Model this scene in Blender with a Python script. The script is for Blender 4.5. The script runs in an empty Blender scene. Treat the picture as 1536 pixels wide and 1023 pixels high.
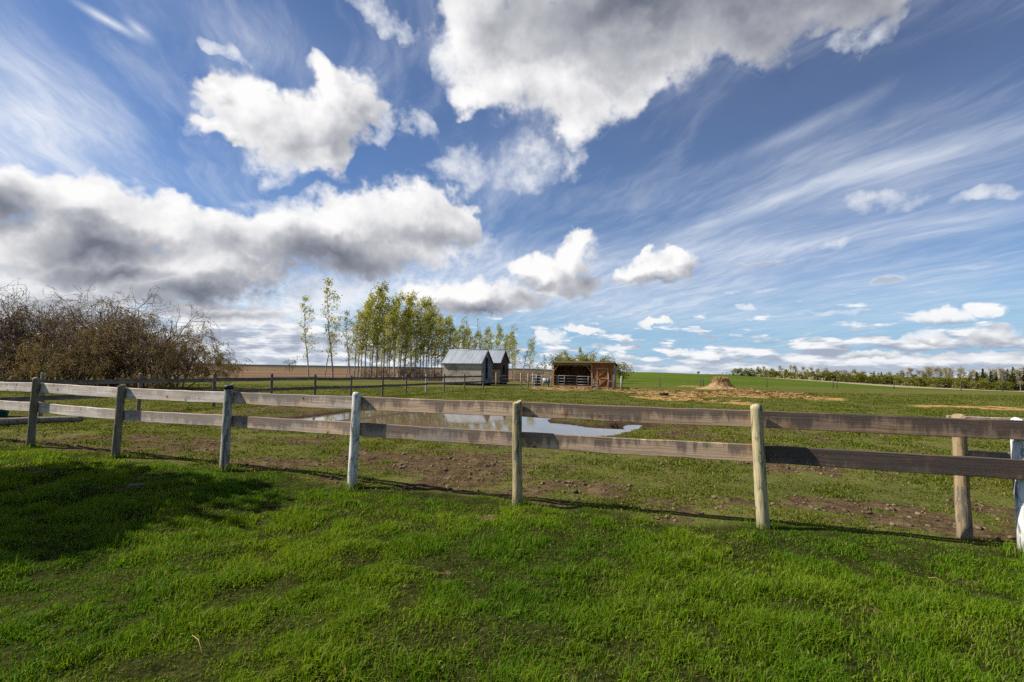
import bpy, math, random
import numpy as np
from mathutils import Vector, Matrix

rng = np.random.default_rng(7)
random.seed(7)
scene = bpy.context.scene
C = scene.collection

# ------------------------------------------------------------------ camera
CAM_H, FPX = 1.60, 720.0                       # eye height, focal length in photo pixels (photo 1536 wide)
PITCH, ROLL = math.radians(3.62), math.radians(0.8)
_r0 = np.array([1.0, 0, 0]); _u0 = np.array([0, -math.sin(PITCH), math.cos(PITCH)])
FWD = np.array([0, math.cos(PITCH), math.sin(PITCH)])
RGT = math.cos(ROLL) * _r0 + math.sin(ROLL) * _u0
UPV = -math.sin(ROLL) * _r0 + math.cos(ROLL) * _u0
cam_data = bpy.data.cameras.new("camera")
cam = bpy.data.objects.new("camera", cam_data)
C.objects.link(cam)
cam.matrix_world = Matrix(((RGT[0], UPV[0], -FWD[0], 0), (RGT[1], UPV[1], -FWD[1], 0),
                           (RGT[2], UPV[2], -FWD[2], CAM_H), (0, 0, 0, 1)))
cam_data.sensor_width = 36.0
cam_data.lens = 36.0 * FPX / 1536.0
cam_data.clip_start = 0.05
cam_data.clip_end = 30000.0
scene.camera = cam

def direction(u, v):
    d = FWD + (u - 768) / FPX * RGT - (v - 511.5) / FPX * UPV
    return d / np.linalg.norm(d)
def on_ground(u, v, z=0.0):
    d = direction(u, v); t = (z - CAM_H) / d[2]
    return np.array([d[0] * t, d[1] * t])
def at_depth(u, v, y):
    d = direction(u, v); t = y / d[1]
    return np.array([d[0] * t, y, CAM_H + d[2] * t])

# ------------------------------------------------------------------ render, view
scene.render.engine = 'CYCLES'
scene.cycles.max_bounces = 6
scene.cycles.diffuse_bounces = 3
scene.cycles.glossy_bounces = 3
scene.cycles.transmission_bounces = 3
scene.cycles.transparent_max_bounces = 6
scene.cycles.use_denoising = False
scene.cycles.use_adaptive_sampling = True
scene.cycles.adaptive_threshold = 0.012
scene.cycles.adaptive_min_samples = 12
scene.cycles.sample_clamp_indirect = 4.0
scene.view_settings.view_transform = 'Standard'
scene.view_settings.look = 'None'
scene.view_settings.gamma = 1.0
scene.view_settings.exposure = 0.9
scene.view_settings.use_curve_mapping = False

# ------------------------------------------------------------------ sun
SUN_EL = math.radians(43.0)
_sh = np.array([-1.0, 0.07]); _sh /= np.linalg.norm(_sh)
SUN = np.array([_sh[0] * math.cos(SUN_EL), _sh[1] * math.cos(SUN_EL), math.sin(SUN_EL)])
sun_data = bpy.data.lights.new("sun", 'SUN')
sun_data.energy = 4.6
sun_data.angle = math.radians(0.55)
sun_data.color = (1.0, 0.93, 0.82)
sun = bpy.data.objects.new("sun", sun_data)
C.objects.link(sun)
sun.rotation_euler = Vector(SUN).to_track_quat('Z', 'Y').to_euler()
sun.location = (-30, 0, 40)

# ------------------------------------------------------------------ node helper
class NT:
    """thin wrapper that adds nodes and wires them"""
    def __init__(self, tree): self.t = tree; self.n = tree.nodes; self.l = tree.links
    def add(self, typ, **kw):
        n = self.n.new(typ)
        for k, v in kw.items(): setattr(n, k, v)
        return n
    def put(self, sock, val):
        if val is None: return
        if isinstance(val, bpy.types.NodeSocket): self.l.new(val, sock)
        else:
            if isinstance(val, (tuple, list)) and len(val) == 3 and sock.type == 'RGBA': val = (*val, 1.0)
            sock.default_value = val
    def math(self, op, a, b=None, c=None, clamp=False):
        n = self.add('ShaderNodeMath', operation=op, use_clamp=clamp)
        for i, x in enumerate((a, b, c)): self.put(n.inputs[i], x)
        return n.outputs[0]
    def vmath(self, op, a, b=None, scale=None):
        n = self.add('ShaderNodeVectorMath', operation=op)
        self.put(n.inputs[0], a)
        if b is not None: self.put(n.inputs[1], b)
        if scale is not None: self.put(n.inputs['Scale'], scale)
        return n.outputs['Value' if op in ('DOT_PRODUCT', 'LENGTH', 'DISTANCE') else 'Vector']
    def noise(self, vec, scale, detail=4.0, rough=0.5, dist=0.0, lac=2.0, typ='FBM', out='Fac'):
        n = self.add('ShaderNodeTexNoise', noise_dimensions='3D', noise_type=typ)
        n.normalize = True
        self.put(n.inputs['Vector'], vec)
        n.inputs['Scale'].default_value = scale; n.inputs['Detail'].default_value = detail
        n.inputs['Roughness'].default_value = rough; n.inputs['Distortion'].default_value = dist
        n.inputs['Lacunarity'].default_value = lac
        return n.outputs[out]
    def mapr(self, v, a, b, c=0.0, d=1.0, smooth=True):
        n = self.add('ShaderNodeMapRange', interpolation_type='SMOOTHSTEP' if smooth else 'LINEAR', clamp=True)
        self.put(n.inputs[0], v)
        for i, x in enumerate((a, b, c, d)): self.put(n.inputs[i + 1], x)
        return n.outputs[0]
    def mix(self, f, a, b, blend='MIX'):
        n = self.add('ShaderNodeMix', data_type='RGBA', blend_type=blend, clamp_factor=True)
        self.put(n.inputs[0], f); self.put(n.inputs[6], a); self.put(n.inputs[7], b)
        return n.outputs[2]
    def mapping(self, vec, loc=(0, 0, 0), rot=(0, 0, 0), scale=(1, 1, 1), typ='POINT'):
        n = self.add('ShaderNodeMapping', vector_type=typ)
        self.put(n.inputs[0], vec)
        n.inputs[1].default_value = loc; n.inputs[2].default_value = rot; n.inputs[3].default_value = scale
        return n.outputs[0]
    def xyz(self, v):
        n = self.add('ShaderNodeSeparateXYZ'); self.put(n.inputs[0], v); return n.outputs
    def comb(self, x, y, z=0.0):
        n = self.add('ShaderNodeCombineXYZ')
        for i, s in enumerate((x, y, z)): self.put(n.inputs[i], s)
        return n.outputs[0]
    def ramp(self, f, stops, interp='LINEAR'):
        n = self.add('ShaderNodeValToRGB'); r = n.color_ramp; r.interpolation = interp
        while len(r.elements) < len(stops): r.elements.new(0.5)
        for e, (p, c) in zip(r.elements, stops): e.position = p; e.color = (*c, 1) if len(c) == 3 else c
        self.put(n.inputs[0], f); return n.outputs[0]

# ------------------------------------------------------------------ world: sky with clouds, all by direction
def azel(d): return math.atan2(d[0], d[1]), math.asin(d[2])
def cloud_spot(u, v, rx, ry, rot=0.0):
    """an elliptical patch of sky (given by where the photo shows it) as azimuth / elevation centre, radii, angle"""
    a0, e0 = azel(direction(u, v)); h = 8.0
    a1, e1 = azel(direction(u + h, v)); a2, e2 = azel(direction(u, v - h))
    sx, sy = math.hypot(a1 - a0, e1 - e0) / h, math.hypot(a2 - a0, e2 - e0) / h
    return a0, e0, rx * sx, ry * sy, math.atan2(e1 - e0, a1 - a0) - math.radians(rot)

CUMULUS = [  # u, v, rx, ry, rot(clockwise)
    (352,158,84,66,0),(405,195,100,70,15),(470,185,105,78,0),(525,150,62,66,0),(508,112,36,46,-10),(556,172,36,34,0),(475,232,70,44,10),
    (310,125,40,22,0),(322,200,45,26,30),
    (720,15,88,80,0),(765,115,92,88,0),(840,140,110,80,10),(800,50,170,110,0),(960,60,230,120,-6),(1110,20,240,106,-8),(1250,-5,175,92,-12),
    (1000,-70,470,150,0),(720,150,50,40,0),(1345,-10,90,60,-15),
    (130,312,150,62,6),(15,295,95,60,0),(240,332,140,58,10),(340,350,110,48,0),(430,352,115,58,-5),(530,335,130,62,-8),(620,328,115,62,-4),
    (672,325,62,52,0),(560,372,190,50,0),(100,375,210,75,0),(220,425,270,52,3),(320,395,190,48,0),(70,435,230,52,0),(330,470,130,22,3),
    (635,438,52,24,0),(700,444,95,36,-3),(765,455,58,26,0),(715,425,34,20,0),
    (853,393,48,36,-10),(812,412,60,28,0),(848,430,84,25,0),
    (990,406,72,27,-4),(955,413,40,21,0),(1022,394,40,24,0),
    (1412,477,68,14,0),(1470,467,36,16,0),(1390,510,50,14,0),(1492,503,48,19,0),(1300,534,70,9,0),(1420,537,70,9,0),(1500,533,50,11,0),
    (875,494,46,8,0),(980,487,32,8,0),(1060,531,36,10,0),(915,520,38,7,0),(822,506,34,13,0),(1015,529,26,8,0),
]
WISPS = [
    (690,90,40,60,0),(660,30,40,40,0),(1290,70,80,34,-30),(430,250,60,30,0),(500,440,120,40,0),(420,465,160,30,0),(300,205,40,30,0),(575,195,30,40,0),(700,250,60,40,0),(460,300,120,26,0),(720,360,70,40,0),
    (550,8,80,30,10),(602,38,40,24,20),(618,192,44,30,25),(340,72,46,16,25),(700,125,34,44,20),
    (790,250,85,62,-10),(855,235,40,40,0),(1325,300,95,30,-8),(1490,300,90,22,-12),(1130,394,46,9,0),(1328,432,44,11,-5),(1120,468,26,9,0),
    (1250,360,70,16,-10),(560,300,60,16,10),(1240,470,60,8,0),
]
DARK = [  # grey cloud bases: u, v, rx, ry, rot, depth
    (990,15,400,115,-5,0.92),(890,65,200,80,10,0.55),(1210,-5,330,110,-10,0.85),(500,205,110,55,-15,0.36),(545,185,45,45,0,0.30),(455,225,80,35,0,0.20),
    (20,315,95,50,0,0.85),(150,372,160,42,0,0.95),(180,408,150,30,0,0.85),(300,438,190,34,4,0.90),(400,428,120,30,0,0.8),(430,400,120,24,0,0.55),(500,382,200,50,4,0.88),
    (650,345,130,42,-5,0.45),(370,388,120,24,0,0.5),(330,470,140,12,3,0.70),(90,445,160,30,0,0.45),(60,395,120,24,0,0.35),
    (725,464,110,20,0,0.75),(780,455,55,26,0,0.55),(880,428,75,30,0,0.60),(800,430,70,16,0,0.40),(985,424,90,16,0,0.65),(1040,405,30,22,0,0.4),
    (1430,488,90,11,0,0.65),(1395,518,70,8,0,0.55),(1500,512,60,14,0,0.55),(1300,538,110,8,0,0.6),(1130,396,50,10,0,0.5),(1330,434,46,12,0,0.5),
]

world = bpy.data.worlds.new("World"); scene.world = world; world.use_nodes = True
world.cycles.sampling_method = 'MANUAL'; world.cycles.sample_map_resolution = 512
W = NT(world.node_tree); W.n.clear()

def cloud_group():
    g = bpy.data.node_groups.new("cloud_field", 'ShaderNodeTree')
    g.interface.new_socket('Dir', in_out='INPUT', socket_type='NodeSocketVector')
    for nm in ('Field', 'Dark', 'Wisp', 'Relief', 'Body'): g.interface.new_socket(nm, in_out='OUTPUT', socket_type='NodeSocketFloat')
    G = NT(g); gi = G.add('NodeGroupInput'); go = G.add('NodeGroupOutput')
    d = G.vmath('NORMALIZE', gi.outputs[0])
    x, y, z = G.xyz(d)
    az = G.math('ARCTAN2', x, y); el = G.math('ARCSINE', z)
    high = G.mapr(el, 0.02, 0.30, 0.0, 1.0, False)     # near overhead clouds are large, far low ones small
    warp_a = G.noise(d, 8.0, 2.0, 0.5, out='Color')
    warp_b = G.noise(d, 36.0, 2.0, 0.55, out='Color')
    half = (0.5, 0.5, 0.5)
    wa = G.vmath('SCALE', G.vmath('SUBTRACT', warp_a, half), scale=G.math('MULTIPLY_ADD', high, 0.13, 0.015))
    wb = G.vmath('SCALE', G.vmath('SUBTRACT', warp_b, half), scale=G.math('MULTIPLY_ADD', high, 0.024, 0.020))
    p = G.vmath('ADD', G.vmath('ADD', G.comb(az, el, 0.0), wa), wb)
    p = G.vmath('MULTIPLY', p, (1, 1, 0))
    def spots(lst, depth=False):
        acc = None
        for s in lst:
            a, e, ra, re, rot = cloud_spot(*s[:5])
            m = G.mapping(p, (a, e, 0), (0, 0, rot), (ra, re, 1), 'TEXTURE')
            n = G.add('ShaderNodeTexGradient', gradient_type='SPHERICAL'); G.put(n.inputs[0], m)
            f = n.outputs['Fac']
            if depth: f = G.math('MULTIPLY', f, s[5])
            acc = f if acc is None else (G.math('MAXIMUM', acc, f) if depth else G.math('SMOOTH_MAX', acc, f, 0.08))
        return acc
    body = spots(CUMULUS); dark = spots(DARK, True); wisp = spots(WISPS)
    n1 = G.math('SUBTRACT', G.noise(d, 10.0, 8.0, 0.55, 0.1), 0.5)
    n2 = G.math('SUBTRACT', G.noise(d, 54.0, 5.0, 0.60, 0.0), 0.5)
    n3 = G.math('SUBTRACT', G.noise(d, 9.0, 2.0, 0.50, 0.0), 0.5)
    bil = G.math('SUBTRACT', G.math('ABSOLUTE', G.math('SUBTRACT', G.noise(G.vmath('ADD', d, wb), 24.0, 2.0, 0.5), 0.5)), 0.09)
    far = G.math('SUBTRACT', 1.0, high)
    n = G.math('MULTIPLY', n1, G.math('MULTIPLY_ADD', high, 0.75, 0.25))
    n = G.math('MULTIPLY_ADD', n2, G.math('MULTIPLY_ADD', far, 1.35, 0.26), n)
    n = G.math('MULTIPLY_ADD', bil, 0.75, n)
    n = G.math('MULTIPLY', n, G.mapr(body, 0.30, 0.75, 1.0, 0.30))         # the inside of a cloud is solid
    G.put(go.inputs['Field'], G.math('MULTIPLY_ADD', n, G.mapr(body, 0.07, 0.20), G.math('MULTIPLY', body, 1.12)))
    relief = G.math('MULTIPLY_ADD', n3, 0.75, G.math('MULTIPLY', body, 0.6))
    relief = G.math('MULTIPLY_ADD', n1, 0.45, relief)
    relief = G.math('MULTIPLY_ADD', bil, 0.36, relief)
    G.put(go.inputs['Relief'], G.math('MULTIPLY_ADD', n2, G.math('MULTIPLY_ADD', far, 0.5, 0.12), relief))
    G.put(go.inputs['Body'], body)
    G.put(go.inputs['Dark'], G.math('MULTIPLY_ADD', G.math('MULTIPLY_ADD', n3, 0.5, n1), G.mapr(dark, 0.0, 0.3, 0.0, 0.45), dark))
    G.put(go.inputs['Wisp'], G.math('MULTIPLY', G.math('MULTIPLY_ADD', G.math('MULTIPLY_ADD', n2, 0.55, n1), 2.7, G.math('MULTIPLY', wisp, 1.08)), G.mapr(wisp, 0.08, 0.45)))
    return g

def build_world():
    geo = W.add('ShaderNodeTexCoord')
    d = W.vmath('NORMALIZE', geo.outputs['Generated'])
    x, y, z = W.xyz(d)
    sky = W.add('ShaderNodeTexSky', sky_type='NISHITA')
    sky.sun_disc = False; sky.sun_elevation = SUN_EL
    sky.sun_rotation = math.atan2(SUN[0], SUN[1])
    sky.altitude = 600; sky.air_density = 1.0; sky.dust_density = 0.3; sky.ozone_density = 2.0
    # the sky is cleaner blue high up, paler low down, as in the photograph
    el = W.math('ARCSINE', z); az = W.math('ARCTAN2', x, y)
    hs = W.add('ShaderNodeHueSaturation'); W.put(hs.inputs['Color'], sky.outputs[0])
    hs.inputs['Saturation'].default_value = 1.20
    base = W.vmath('MULTIPLY', hs.outputs[0], tuple(SKY_GAIN * k for k in (0.84, 0.93, 1.08)))
    base = W.mix(W.mapr(el, 0.20, 0.02, 0.0, 0.85), base, (0.265, 0.50, 0.74))
    deep = W.math('ADD', W.mapr(el, 0.28, 0.75, 0.0, 0.22), W.math('MULTIPLY', W.mapr(az, -0.1, 0.75), W.mapr(el, 0.15, 0.55, 0.0, 0.36)))
    base = W.mix(deep, base, W.vmath('MULTIPLY', base, (0.28, 0.40, 0.55)))
    # cirrus: streaks lying on a high flat layer, so they converge towards the horizon
    zz = W.math('ADD', W.math('MAXIMUM', z, 0.0), 0.07)
    pl = W.comb(W.math('DIVIDE', x, zz), W.math('DIVIDE', y, zz), 0.0)
    plr = W.mapping(pl, (0, 0, 0), (0, 0, math.radians(-20)), (1, 1, 1))
    bend = W.vmath('SCALE', W.vmath('SUBTRACT', W.noise(plr, 0.8, 4.0, 0.55, out='Color'), (0.5, 0.5, 0.5)), scale=0.55)
    plr = W.vmath('ADD', plr, bend)
    c1 = W.noise(W.mapping(plr, (3.1, 0.4, 0), (0, 0, 0), (1.9, 0.62, 1)), 1.0, 10.0, 0.64, 0.20)
    c2 = W.noise(W.mapping(plr, (7.7, 2.4, 3), (0, 0, 0), (7.5, 1.7, 1)), 1.0, 8.0, 0.66, 0.12)
    c3 = W.noise(W.mapping(plr, (1.2, 5.0, 6), (0, 0, 0), (0.45, 0.30, 1)), 1.0, 2.0, 0.5)
    cir = W.math('ADD', W.math('MULTIPLY', c1, 0.56), W.math('MULTIPLY', c2, 0.44))
    def patch(lst):
        acc = None
        v2 = W.comb(az, el, 0)
        for (u, v, rx, ry, rot, k) in lst:
            a, e, ra, re, ro = cloud_spot(u, v, rx, ry, rot)
            g = W.add('ShaderNodeTexGradient', gradient_type='QUADRATIC_SPHERE'); W.put(g.inputs[0], W.mapping(v2, (a, e, 0), (0, 0, ro), (ra, re, 1), 'TEXTURE'))
            f = W.math('MULTIPLY', g.outputs['Fac'], k)
            acc = f if acc is None else W.math('ADD', acc, f)
        return acc
    more = patch([(50,170,290,170,42,0.80),(0,250,240,110,35,0.45),(440,455,190,60,0,0.7),(150,470,300,40,0,0.5),(1250,300,620,150,-18,0.20),(1000,420,520,110,-6,0.36),(620,430,420,90,0,0.42),(760,260,160,130,0,0.18),(380,60,360,110,20,0.22),(1000,460,600,60,0,0.26),(160,30,90,13,32,0.7),(210,45,40,14,40,0.5),(760,400,300,90,0,0.26),(300,520,420,40,0,0.2),(1200,230,300,50,-24,0.16),
                  (1350,245,360,34,-19,0.50),(1120,318,260,30,-22,0.50),(1000,385,200,30,-10,0.3),(1180,205,240,26,-24,0.30),(1450,330,260,36,-14,0.34),(1180,372,160,24,-10,0.3),(90,480,500,80,0,0.35),(1350,430,420,70,0,0.16)])
    less = patch([(1150,170,420,130,-20,0.30),(1250,285,300,26,-20,0.18),(1330,380,300,40,-8,0.14),(520,270,260,90,0,0.30),(260,210,110,110,40,0.16),(640,120,90,80,0,0.16),(1000,500,420,26,0,0.24),(1500,80,260,120,0,0.16)])
    amt = W.math('SUBTRACT', W.math('ADD', more, W.math('MULTIPLY', W.math('SUBTRACT', c3, 0.5), 0.55)), less)
    cir = W.mapr(W.math('ADD', cir, W.math('MULTIPLY', amt, 0.72)), 0.42, 0.96, 0.0, 1.0, False)
    cir = W.math('MULTIPLY', W.math('POWER', cir, 1.1), W.math('MULTIPLY', W.mapr(c2, 0.30, 0.66, 0.34, 1.0), W.mapr(az, -0.15, 0.25, 0.92, 0.60)))
    # low rows of small far clouds
    hz = W.comb(W.math('MULTIPLY', az, 15.0), W.math('MULTIPLY', el, 62.0), 0.0)
    h1 = W.noise(hz, 1.0, 7.0, 0.55, 0.1)
    hz2 = W.vmath('ADD', hz, (-0.25, 0.75, 0.0))
    h2 = W.noise(hz2, 1.0, 7.0, 0.55, 0.1)
    band = W.mapr(el, 0.01, 0.10, 0.20, 0.0, False)
    leftband = W.math('MULTIPLY', W.mapr(az, -0.05, -0.5, 0.0, 0.22), W.mapr(el, 0.13, 0.05, 0.0, 1.0))
    rightband = W.math('MULTIPLY', W.mapr(az, 0.25, 0.6, 0.0, 0.10), W.mapr(el, 0.085, 0.045, 0.0, 1.0))
    hcov = W.mapr(W.math('ADD', W.math('ADD', h1, band), W.math('ADD', leftband, rightband)), 0.585, 0.70)
    hcov = W.math('MULTIPLY', hcov, W.mapr(el, 0.19, 0.10, 0.0, 0.92))
    hlit = W.mapr(W.math('SUBTRACT', h1, h2), -0.10, 0.14, 0.0, 1.0, False)
    hcol = W.ramp(hlit, [(0.0, (0.36, 0.40, 0.50)), (0.45, (0.58, 0.62, 0.70)), (1.0, (0.98, 0.98, 0.99))])
    # cumulus
    g = cloud_group()
    def field(v):
        n = W.add('ShaderNodeGroup'); n.node_tree = g; W.put(n.inputs[0], v); return n.outputs
    f0 = field(d); f1 = field(W.vmath('ADD', d, tuple(0.045 * SUN)))
    cov = W.math('MULTIPLY', W.math('POWER', W.mapr(f0['Field'], -0.02, 0.52), 1.15), W.mapr(el, 0.03, 0.15, 0.72, 1.0))
    wis = W.math('MULTIPLY', W.mapr(f0['Wisp'], 0.06, 1.15, 0.0, 1.0, False), 0.74)
    rel = W.math('SUBTRACT', f0['Relief'], f1['Relief'])
    lit = W.math('MULTIPLY_ADD', W.math('MULTIPLY', rel, W.mapr(f0['Dark'], 0.1, 0.6, 1.0, 0.5)), 0.62, 0.82)
    lit = W.math('SUBTRACT', lit, W.math('MULTIPLY', W.mapr(f0['Dark'], 0.0, 0.90, 0.0, 1.0, False), 0.70))
    thin = W.mapr(f0['Field'], 0.55, 0.15, 0.0, 0.16, False)      # edges let light through
    lit = W.math('ADD', lit, W.math('MULTIPLY', thin, W.mapr(f0['Dark'], 0.35, 0.0)), clamp=True)
    ccol = W.ramp(lit, [(0.0, (0.095, 0.108, 0.150)), (0.12, (0.155, 0.172, 0.225)), (0.28, (0.265, 0.28, 0.335)), (0.55, (0.50, 0.51, 0.55)), (0.80, (0.80, 0.80, 0.82)), (1.0, (0.99, 0.985, 0.98))])
    wcol = W.mix(W.mapr(f0['Dark'], 0.05, 0.4), (0.88, 0.90, 0.94), (0.50, 0.52, 0.58))
    # layers, far to near
    veil = W.math('MULTIPLY', W.mapr(W.math('MULTIPLY_ADD', c3, 0.35, more), 0.10, 0.75, 0.0, 0.38, False), W.mapr(el, 0.02, 0.12))
    col = W.mix(veil, base, (0.66, 0.75, 0.90))
    col = W.mix(cir, col, (0.88, 0.91, 0.97))
    col = W.mix(hcov, col, hcol)
    col = W.mix(wis, col, wcol)
    col = W.mix(cov, col, ccol)
    # pale air right down at the horizon
    col = W.mix(W.mapr(el, 0.05, -0.01, 0.0, 0.35), col, (0.62, 0.70, 0.80))
    bg = W.add('ShaderNodeBackground'); bg.inputs['Strength'].default_value = SKY_STRENGTH
    W.put(bg.inputs['Color'], W.vmath('SCALE', col, scale=0.536 / SKY_STRENGTH))
    out = W.add('ShaderNodeOutputWorld'); W.l.new(bg.outputs[0], out.inputs['Surface'])
SKY_STRENGTH = 0.10
SKY_GAIN = 0.10                                # Nishita radiance times this, before the common strength is divided out
build_world()

# ================================================================== helpers: meshes, things
def mesh_from(name, verts, faces, smooth=False):
    me = bpy.data.meshes.new(name)
    me.from_pydata([tuple(v) for v in verts], [], [tuple(f) for f in faces])
    if smooth: me.polygons.foreach_set('use_smooth', [len(p.vertices) <= 4 for p in me.polygons])     # cut ends stay flat
    me.update(); return me

def fast_mesh(name, V, quads=None, tris=None, smooth=False):
    """big meshes straight from numpy arrays"""
    me = bpy.data.meshes.new(name)
    V = np.asarray(V, dtype=np.float32).reshape(-1, 3)
    nq = 0 if quads is None else len(quads); nt = 0 if tris is None else len(tris)
    me.vertices.add(len(V)); me.vertices.foreach_set('co', V.ravel())
    loops = np.concatenate([a.ravel() for a in (quads, tris) if a is not None]).astype(np.int32)
    me.loops.add(len(loops)); me.loops.foreach_set('vertex_index', loops)
    starts = np.concatenate([np.arange(nq) * 4, nq * 4 + np.arange(nt) * 3]).astype(np.int32)
    me.polygons.add(nq + nt); me.polygons.foreach_set('loop_start', starts)
    if smooth: me.polygons.foreach_set('use_smooth', np.ones(nq + nt, dtype=bool))
    me.update(calc_edges=True); me.validate()
    return me

def colour_attr(me, name, cols):
    a = me.color_attributes.new(name, 'FLOAT_COLOR', 'POINT')
    c = np.ones((len(me.vertices), 4), dtype=np.float32); c[:, :cols.shape[1]] = cols
    a.data.foreach_set('color', c.ravel())

def link(name, me, mat=None, parent=None, loc=None):
    o = bpy.data.objects.new(name, me); C.objects.link(o)
    if mat is not None and not me.materials: me.materials.append(mat)
    if parent is not None: o.parent = parent
    if loc is not None: o.location = loc
    return o

def tag(o, label=None, cat=None, group=None, kind=None):
    if label: o['label'] = label
    if cat: o['category'] = cat
    if group: o['group'] = group
    if kind: o['kind'] = kind
    return o

def thing(name, label, cat, loc=(0, 0, 0), rz=0.0, group=None):
    o = bpy.data.objects.new(name, None); C.objects.link(o)
    o.empty_display_size = 0.2
    o.location = loc; o.rotation_euler = (0, 0, rz)
    return tag(o, label, cat, group)

def copy_tree(o, parent=None):
    c = o.copy(); C.objects.link(c); c.parent = parent
    for ch in list(o.children): copy_tree(ch, c)
    return c

class MB:
    """collects boxes, posts and bars into one mesh"""
    def __init__(self): self.v = []; self.f = []
    def raw(self, v, f):
        n = len(self.v); self.v += [tuple(x) for x in v]; self.f += [tuple(i + n for i in q) for q in f]; return self
    def box(self, x0, x1, y0, y1, z0, z1):
        return self.raw([(x0,y0,z0),(x1,y0,z0),(x1,y1,z0),(x0,y1,z0),(x0,y0,z1),(x1,y0,z1),(x1,y1,z1),(x0,y1,z1)],
                        [(0,3,2,1),(4,5,6,7),(0,1,5,4),(1,2,6,5),(2,3,7,6),(3,0,4,7)])
    def bar(self, a, b, w, h, up=(0, 0, 1)):
        a = Vector(a); b = Vector(b); d = (b - a).normalized(); u = Vector(up)
        s = d.cross(u); s = s.normalized() if s.length > 1e-5 else Vector((1, 0, 0)); u = s.cross(d).normalized()
        q = [(-1,-1),(1,-1),(1,1),(-1,1)]
        return self.raw([p + s*(i*w/2) + u*(j*h/2) for p in (a, b) for i, j in q],
                        [(0,1,2,3),(7,6,5,4),(0,4,5,1),(1,5,6,2),(2,6,7,3),(3,7,4,0)])
    def tube(self, pts, radii, n=10, cap=True):
        pts = [Vector(p) for p in pts]; rings = []; v = []; f = []
        prev = None
        for i, p in enumerate(pts):
            d = (pts[min(i+1, len(pts)-1)] - pts[max(i-1, 0)]).normalized()
            s = prev if prev is not None else (Vector((1, 0, 0)) if abs(d.x) < 0.8 else Vector((0, 1, 0)))
            s = (s - d * s.dot(d)).normalized(); t = d.cross(s); prev = s
            r = radii[i] if hasattr(radii, '__len__') else radii
            v += [p + s*(math.cos(2*math.pi*k/n)*r) + t*(math.sin(2*math.pi*k/n)*r) for k in range(n)]
        for i in range(len(pts)-1):
            f += [(i*n+k, i*n+(k+1) % n, (i+1)*n+(k+1) % n, (i+1)*n+k) for k in range(n)]
        if cap: f += [tuple(range(n-1, -1, -1)), tuple((len(pts)-1)*n+k for k in range(n))]
        return self.raw(v, f)
    def build(self, name, mat, parent=None, smooth=False, loc=None):
        me = mesh_from(name, self.v, self.f, smooth)
        return link(name, me, mat, parent, loc)

def sstep(a, b, x):
    t = np.clip((np.asarray(x, dtype=float) - a) / (b - a), 0, 1); return t * t * (3 - 2 * t)

def _hash(ix, iy, seed):
    h = (ix.astype(np.int64) * 374761393 + iy.astype(np.int64) * 668265263 + seed * 1442695041) & 0x7fffffff
    h = ((h ^ (h >> 13)) * 1274126177) & 0x7fffffff
    h = h ^ (h >> 16)
    return (h & 0xffff) / 65535.0
def vnoise(x, y, seed=0):
    x = np.asarray(x, dtype=float); y = np.asarray(y, dtype=float)
    ix = np.floor(x); iy = np.floor(y); fx = x - ix; fy = y - iy
    fx = fx*fx*(3-2*fx); fy = fy*fy*(3-2*fy)
    a = _hash(ix, iy, seed); b = _hash(ix+1, iy, seed); c = _hash(ix, iy+1, seed); d = _hash(ix+1, iy+1, seed)
    return a + (b-a)*fx + (c-a)*fy + (a-b-c+d)*fx*fy
def fbm(x, y, scale, octaves=4, seed=0, rough=0.5):
    s = 0; amp = 1.0; tot = 0; f = 1.0 / scale
    c, sn = math.cos(0.6), math.sin(0.6)
    for k in range(octaves):
        s = s + amp * vnoise(x*f + 17.3*k, y*f - 9.1*k, seed + k); tot += amp
        amp *= rough; f *= 2.03; x, y = c*x - sn*y, sn*x + c*y
    return s / tot

# ================================================================== materials
def new_mat(name):
    m = bpy.data.materials.new(name); m.use_nodes = True
    N = NT(m.node_tree); N.n.clear()
    out = N.add('ShaderNodeOutputMaterial')
    return m, N, out
def principled(N, out, col, rough=0.8, spec=0.3, bump=None, bump_d=0.02, bump_s=0.6, metal=0.0):
    p = N.add('ShaderNodeBsdfPrincipled')
    N.put(p.inputs['Base Color'], col); N.put(p.inputs['Roughness'], rough)
    p.inputs['Specular IOR Level'].default_value = spec; N.put(p.inputs['Metallic'], metal)
    if bump is not None:
        b = N.add('ShaderNodeBump'); b.inputs['Distance'].default_value = bump_d; b.inputs['Strength'].default_value = bump_s
        N.put(b.inputs['Height'], bump); N.l.new(b.outputs[0], p.inputs['Normal'])
    N.l.new(p.outputs[0], out.inputs['Surface']); return p
def object_coords(N, spread=60.0):
    tc = N.add('ShaderNodeTexCoord'); oi = N.add('ShaderNodeObjectInfo')
    off = N.vmath('SCALE', N.comb(oi.outputs['Random'], N.math('FRACT', N.math('MULTIPLY', oi.outputs['Random'], 7.31)), N.math('FRACT', N.math('MULTIPLY', oi.outputs['Random'], 13.7))), scale=spread)
    return tc.outputs['Object'], N.vmath('ADD', tc.outputs['Object'], off), oi

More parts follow.
